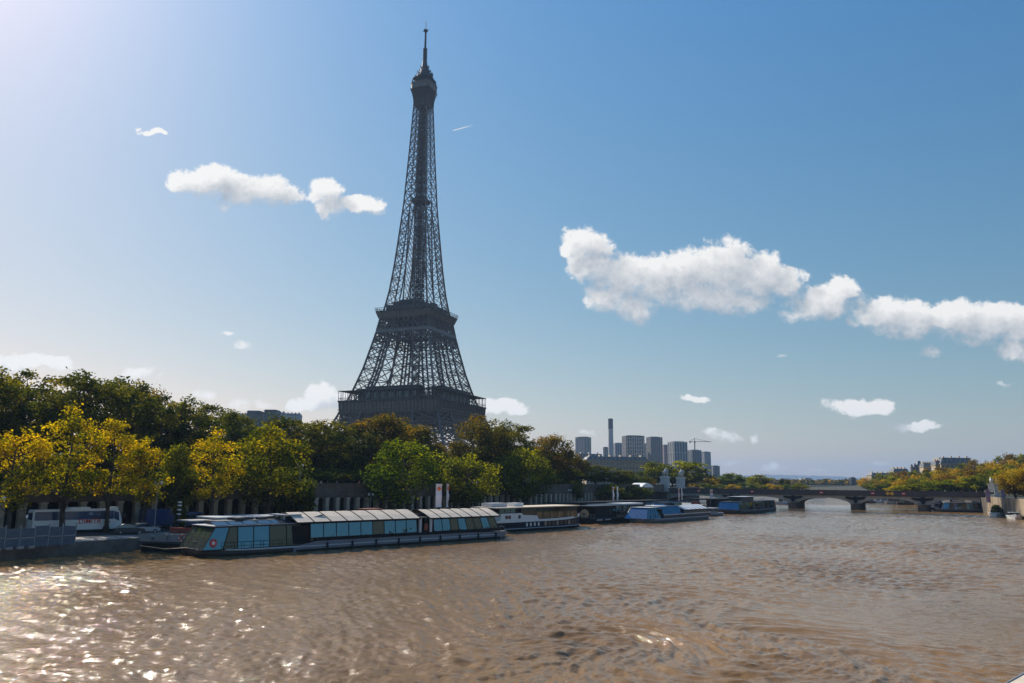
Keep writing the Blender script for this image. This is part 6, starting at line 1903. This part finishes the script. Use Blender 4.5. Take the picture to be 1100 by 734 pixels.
# ------------------------------------------------------------------ the city behind
def tower_block(px0, px1, ytop, dist, label, wall, strip, nstrip=5, base=UZ, rz=.35, bands=0, top=None, depth=.8, cat='tower block'):
    a, b = D(px0, ytop, dist), D(px1, ytop, dist); w = (b - a).length; cx, cy_ = (a.x + b.x) / 2, dist; zt = a.z
    ww = w / (math.cos(rz) + depth * math.sin(abs(rz))); dp = ww * depth; h = zt - base
    root = thing('tower_block', label, cat, (cx, cy_ + dp / 2, base), rz, 'tower blocks on the skyline')
    MB().box((0, 0, h / 2), (ww, dp, h)).build('wall', M[wall], root)
    MB().box((0, 0, h + .8), (ww * .7, dp * .6, 1.8)).build('roof_plant', M[top or 'tower_grey'], root)
    MB().box((0, 0, h + .35), (ww + .5, dp + .5, .7)).build('parapet', M[top or wall], root)
    for i in range(nstrip):
        x = -ww / 2 + ww * (i + .5) / nstrip
        MB().box((x, -dp / 2 - .05, h * .5), (ww / nstrip * .5, .3, h * .97)).build('window_strip', M[strip], root)
    ns = max(2, nstrip - 2)
    for i in range(ns):
        y = -dp / 2 + dp * (i + .5) / ns
        for s in (-1, 1): MB().box((s * (ww / 2 + .05), y, h * .5), (.3, dp / ns * .5, h * .97)).build('window_strip', M[strip], root)
    for i in range(bands):
        MB().box((0, 0, h * (i + 1) / (bands + 1)), (ww + .9, dp + .9, 1.1)).build('floor_band', M['tower_dark' if bands < 3 else wall], root)
    return root


tower_block(618.5, 635.5, 470, 1500, 'grey square tower block standing alone left of the chimney', 'tower_grey', 'tower_glass', 4, rz=-.75, top='tower_grey')
tower_block(648, 654, 481, 1650, 'narrow blue-grey tower just left of the chimney', 'tower_dark', 'tower_glass', 2, rz=-.3)
tower_block(659, 670, 476.5, 1600, 'pale tower block between the chimney and the broad dark tower', 'tower_pale', 'tower_dark', 4, rz=.2)
tower_block(670, 692.5, 468.5, 1450, 'broad dark tower block with fine grid facade', 'tower_dark', 'tower_glass', 8, rz=.15, bands=11)
tower_block(692, 696.5, 477, 1700, 'pale sliver of tower between the two broad dark towers', 'tower_pale', 'tower_grey', 2, rz=.2)
tower_block(695.5, 712, 470, 1480, 'dark tower block with pale central stripe right of the broad grid tower', 'tower_grey', 'tower_dark', 6, rz=.3, top='tower_dark')
tower_block(711.5, 719.5, 478.5, 1620, 'rose-brown tower block half hidden between taller towers', 'tower_rose', 'tower_rose', 3, rz=.3)
tower_block(719, 739, 475, 1420, 'pale tower block with dark vertical window stripes and uneven top', 'tower_pale', 'tower_dark', 5, rz=.35, bands=3)
tower_block(740, 754, 484, 1550, 'grey-brown tower block under the construction crane', 'tower_grey', 'tower_dark', 5, rz=.35)
tower_block(753.5, 764, 486, 1600, 'grey ribbed tower block right of the crane', 'tower_grey', 'tower_pale', 5, rz=.45)
tower_block(764, 773.5, 501, 1650, 'short dark tower block at the right end of the skyline', 'tower_dark', 'tower_grey', 4, rz=.3)
tower_block(913.5, 919.5, 514, 1000, 'dark blue-grey slab rising beside the right bank trees', 'tower_dark', 'tower_glass', 3, base=3, rz=.2)
tower_block(864, 872, 514.5, 1600, 'pale rosy block on the horizon above the central arch', 'facade', 'facade', 3, base=3, rz=.1)
for i, (a_, b_, y_) in enumerate([(852, 859, 519), (880, 885, 516.5), (889, 896, 517), (897, 904, 517.5), (905, 911, 517), (874, 879, 518.5), (884, 888, 518.5)]):
    tower_block(a_, b_, y_, 1500 + 40 * i, 'low pale building on the horizon above the bridge deck, ' + ORD[i] + ' of its row', 'facade' if i % 2 else 'tower_pale', 'tower_grey', 3, base=3, rz=.1 + .1 * i, cat='building')

# chimney
a, b = D(653.2, 450, 1550), D(658.4, 450, 1550); p = (a + b) / 2; r = (b - a).length / 2; h = p.z - UZ
root = thing('chimney_stack', 'tall pale chimney stack with dark cap standing among the tower blocks', 'chimney', (p.x, p.y, UZ))
MB().tube([(0, 0, 0), (0, 0, h * .84)], [r * 1.25, r], 16).build('shaft', M['tower_pale'], root)
MB().tube([(0, 0, h * .84), (0, 0, h)], [r * 1.02, r * 1.02], 16).build('cap', M['tower_dark'], root)
MB().tube([(0, 0, h * .99), (0, 0, h * 1.003)], [r * .8, r * .8], 16).build('flue', M['black'], root)

# construction crane
m0 = D(746.5, 487, 1540); mt = D(746.5, 474.5, 1540); j0, j1 = D(740.5, 474.7, 1540), D(764, 473.8, 1540)
root = thing('tower_crane', 'thin construction crane with long jib above the grey-brown tower', 'crane', (m0.x, m0.y, m0.z))
hh = mt.z - m0.z
MB().box((0, 0, hh / 2), (1.7, 1.7, hh)).build('mast', M['dark_grey'], root)
mb = MB(); x0, x1 = j0.x - m0.x, j1.x - m0.x; z = hh
mb.bar((x0, 0, z), (x1, 0, z), .9); mb.bar((0, 0, z + 6), (x1 * .8, 0, z + .4), .5); mb.bar((0, 0, z + 6), (x0, 0, z + .4), .5); mb.bar((0, 0, z), (0, 0, z + 6), 1.0)
mb.build('jib', M['dark_grey'], root)
MB().box((x0 + 1.5, 0, z - 1.2), (3.4, 1.6, 2.4)).build('counterweight', M['concrete'], root)
MB().box((1.2, -.8, z - 1.4), (1.8, 1.8, 2.2)).build('cab', M['tower_glass'], root)


def apartment(px0, px1, ytop, dist, base, rz, label, rows, cols, wall='facade', roof='slate', roof_h=3.4, depth=14, chimneys=4, group=None, side_cols=0, cap=True):
    """stone block with each window, mansard roof, dormers and chimneys"""
    a, b = D(px0, ytop, dist), D(px1, ytop, dist); w = (b - a).length / max(.4, math.cos(rz)); h = a.z - base - roof_h
    root = thing('apartment_block', label, 'building', ((a.x + b.x) / 2, dist + depth / 2, base), rz, group)
    MB().box((0, 0, h / 2), (w, depth, h)).build('wall', M[wall], root)
    MB().box((0, 0, h + .2), (w + 1.0, depth + 1.0, .5)).build('cornice', M[wall], root)
    mb = MB(); k = .8
    ro = MB().box((0, 0, h + .45 + roof_h / 2), (w, depth, roof_h), 0, .9).build('roof', M[roof], root)
    first = None
    for r in range(rows):
        for c in range(cols):
            x = -w / 2 + w * (c + .5) / cols; z = h - (r + .5) * min(3.6, h / rows) - .3
            if z < 1: continue
            if first is None:
                first = MB().box((0, 0, 0), (w / cols * .38, .3, min(3.6, h / rows) * .58)).build('window', M['window_dark'], root); o = first
            else:
                o = first.copy(); COL.objects.link(o); o.parent = root
            o.location = (x, -depth / 2 - .08, z)
    if roof_h > 2:
        for c in range(min(cols, 14)):
            x = -w / 2 + w * (c + .5) / min(cols, 14)
            MB().box((x, -depth / 2 + .9, h + .5 + roof_h * .42), (w / min(cols, 14) * .35, 1.4, roof_h * .55)).build('dormer', M[wall], root)
    for i in range(chimneys):
        MB().box((-w / 2 + w * (i + .5) / chimneys, 0, h + roof_h + 1.1), (.9, depth * .4, 1.7)).build('chimney', M[wall], ro)
    return root


apartment(628, 696, 491, 640, UZ, .12, 'long beige stone apartment block with rows of dark windows below the skyline towers', 5, 19, 'facade', 'slate', 2.6, 16, 6)
apartment(620, 647, 488, 720, UZ, .1, 'pale apartment roof peeping out left of the long beige block', 3, 8, 'tower_pale', 'slate', 3.0, 14, 3)
GT = 'flats above the promenade trees'
apartment(265.5, 279, 441.5, 760, UZ, 0, 'dark flat-roofed block above the trees, nearer the picture edge than its twin', 4, 5, 'tower_dark', 'tower_dark', .8, 14, 0, GT)
apartment(284, 297, 440.5, 760, UZ, 0, 'dark flat-roofed block with pale flank above the trees, nearer the tower', 4, 5, 'tower_dark', 'tower_dark', .8, 14, 0, GT)
apartment(279.2, 284, 443, 775, UZ, 0, 'pale narrow block squeezed between the two dark blocks', 3, 2, 'tower_pale', 'tower_pale', .6, 12, 0, GT)
apartment(246, 264, 445, 900, UZ, 0, 'grey mansard roof with chimneys left of the two dark blocks', 3, 7, 'tower_pale', 'slate', 3.4, 14, 5, GT)
apartment(297.5, 305, 443.5, 880, UZ, 0, 'low pale building touching the right-hand dark block', 2, 3, 'tower_pale', 'tower_grey', 1.5, 12, 2, GT)
apartment(306, 322, 444.6, 950, UZ, 0, 'pale roof line just above the trees before the tower', 2, 6, 'tower_pale', 'slate', 2.4, 12, 4, GT)
GP = 'buildings on the right bank hill'
for px0, px1, yt, d_, rz_, lab, rf in [(1016, 1044, 492.5, 640, -.35, 'long stone mansion block with slate roof crowning the wooded hill', 4.2), (1007, 1017, 496, 650, -.2, 'smaller pale house left of the long slate-roofed block on the hill', 3.0),
                                       (994, 1003, 498.5, 680, -.2, 'white house with grey roof on the hill between turret and mansion block', 2.5), (961, 976, 504, 760, -.1, 'low white houses along the hill left of the dark turrets', 2.4),
                                       (936, 958, 508.5, 900, 0, 'farthest pale houses on the slope above the first golden trees', 2.4)]:
    a_ = D(px0, yt, d_); bz = min(14.0, a_.z - 8)
    apartment(px0, px1, yt, d_, bz, rz_, lab, 2, 7, 'facade', 'slate', rf, 12, 4, GP)
p = D(1025, 491.3, 655); root = thing('glass_penthouse', 'pale glazed rooftop storey above the long slate-roofed block', 'building', (p.x, p.y + 14, 8)); w = 14
MB().box((0, 0, (p.z - 8) / 2), (15, 9, p.z - 8)).build('wall', M['tower_pale'], root); MB().box((0, -4.6, p.z - 8 - 1.2), (14, .3, 1.8)).build('window', M['tower_glass'], root)
for i, (px, yt) in enumerate([(979, 499), (982.5, 498), (986.5, 495.3)]):
    p = D(px, yt, 700); w = [2.2, 2.2, 4.2][i]; b0 = 10.0
    root = thing('roof_turret', ['slim dark turret, leftmost of the trio above the hill trees', 'slim dark turret beside the stout pointed turret', 'stout dark turret with pointed roof above the hill trees'][i], 'building', (p.x, p.y, b0), 0, 'dark turrets on the hill')
    h = p.z - b0; MB().box((0, 0, h * .42), (w, w, h * .84)).build('wall', M['tower_grey'], root); MB().box((0, 0, h * .92), (w * 1.1, w * 1.1, h * .17), 0, .35).build('roof', M['slate'], root)

# metro viaduct far behind the stone bridge
a, b = D(775, 520.2, 980), D(926, 521.4, 860); d = b - a; L = d.length
root = thing('iron_viaduct', 'far iron railway viaduct crossing the river behind the stone bridge', 'bridge', (a.x, a.y, 0), math.atan2(d.y, d.x))
za = 10.2
MB().box((L / 2, 0, za - .5), (L, 8, 1.0)).build('deck', M['iron_dark'], root)
mb = MB()
for s in (-3.5, 3.5):
    for i in range(44): mb.bar((L * i / 44, s, za - 4.6), (L * i / 44, s, za), .35); mb.bar((L * i / 44, s, za), (L * (i + 1) / 44, s, za - 4.6), .2)
    mb.bar((0, s, za + 1.2), (L, s, za + 1.2), .4)
mb.build('truss', M['tower_grey'], root)
MB().box((L / 2, 0, za - 5.0), (L, 20, .8)).build('road_deck', M['tower_grey'], root)
for i in range(7): MB().box((L * (i + .5) / 7, 0, 1.4), (4, 16, 7.4)).build('pier', M['stone_dark'], root)

# stone cutwater under the footbridge, its coping just showing at the lower right corner
A, B = P(1082, 734.5, 5.0), P(1101, 724, 5.0); d = (B - A).normalized(); n = Vector((d.y, -d.x, 0))
root = thing('bridge_cutwater', 'pale stone coping of a bridge pier peeping in at the lower corner', 'bridge pier', (A.x, A.y, 0), math.atan2(d.y, d.x))
MB().box((2.0, -1.6, 2.35), (6.0, 3.0, 5.1)).build('pier', M['stone'], root)
MB().box((2.0, -1.6, 4.95), (6.4, 3.2, .1)).build('coping', M['cream'], root)
mb = MB().bar((-1.2, .03, 5.0), (5.2, .03, 5.0), .04, .05); mb.build('edge_rail', M['steel'], root)


# ------------------------------------------------------------------ haze
def build_haze():
    m = bpy.data.materials.new('city haze'); m.use_nodes = True; nt = NT(m.node_tree); nt.n.remove(nt.n['Principled BSDF'])
    v = nt.n.new('ShaderNodeVolumePrincipled'); v.inputs['Color'].default_value = (0.44, 0.66, 1.0, 1); v.inputs['Density'].default_value = HAZE
    v.inputs['Anisotropy'].default_value = 0.25
    nt.l.new(v.outputs[0], nt.n['Material Output'].inputs['Volume'])
    o = MB().box((0, 5700, 172), (36000, 16400, 350)).build('haze', m)
    tag(o, 'thin blue autumn haze over the city', None, kind='stuff')


build_haze()
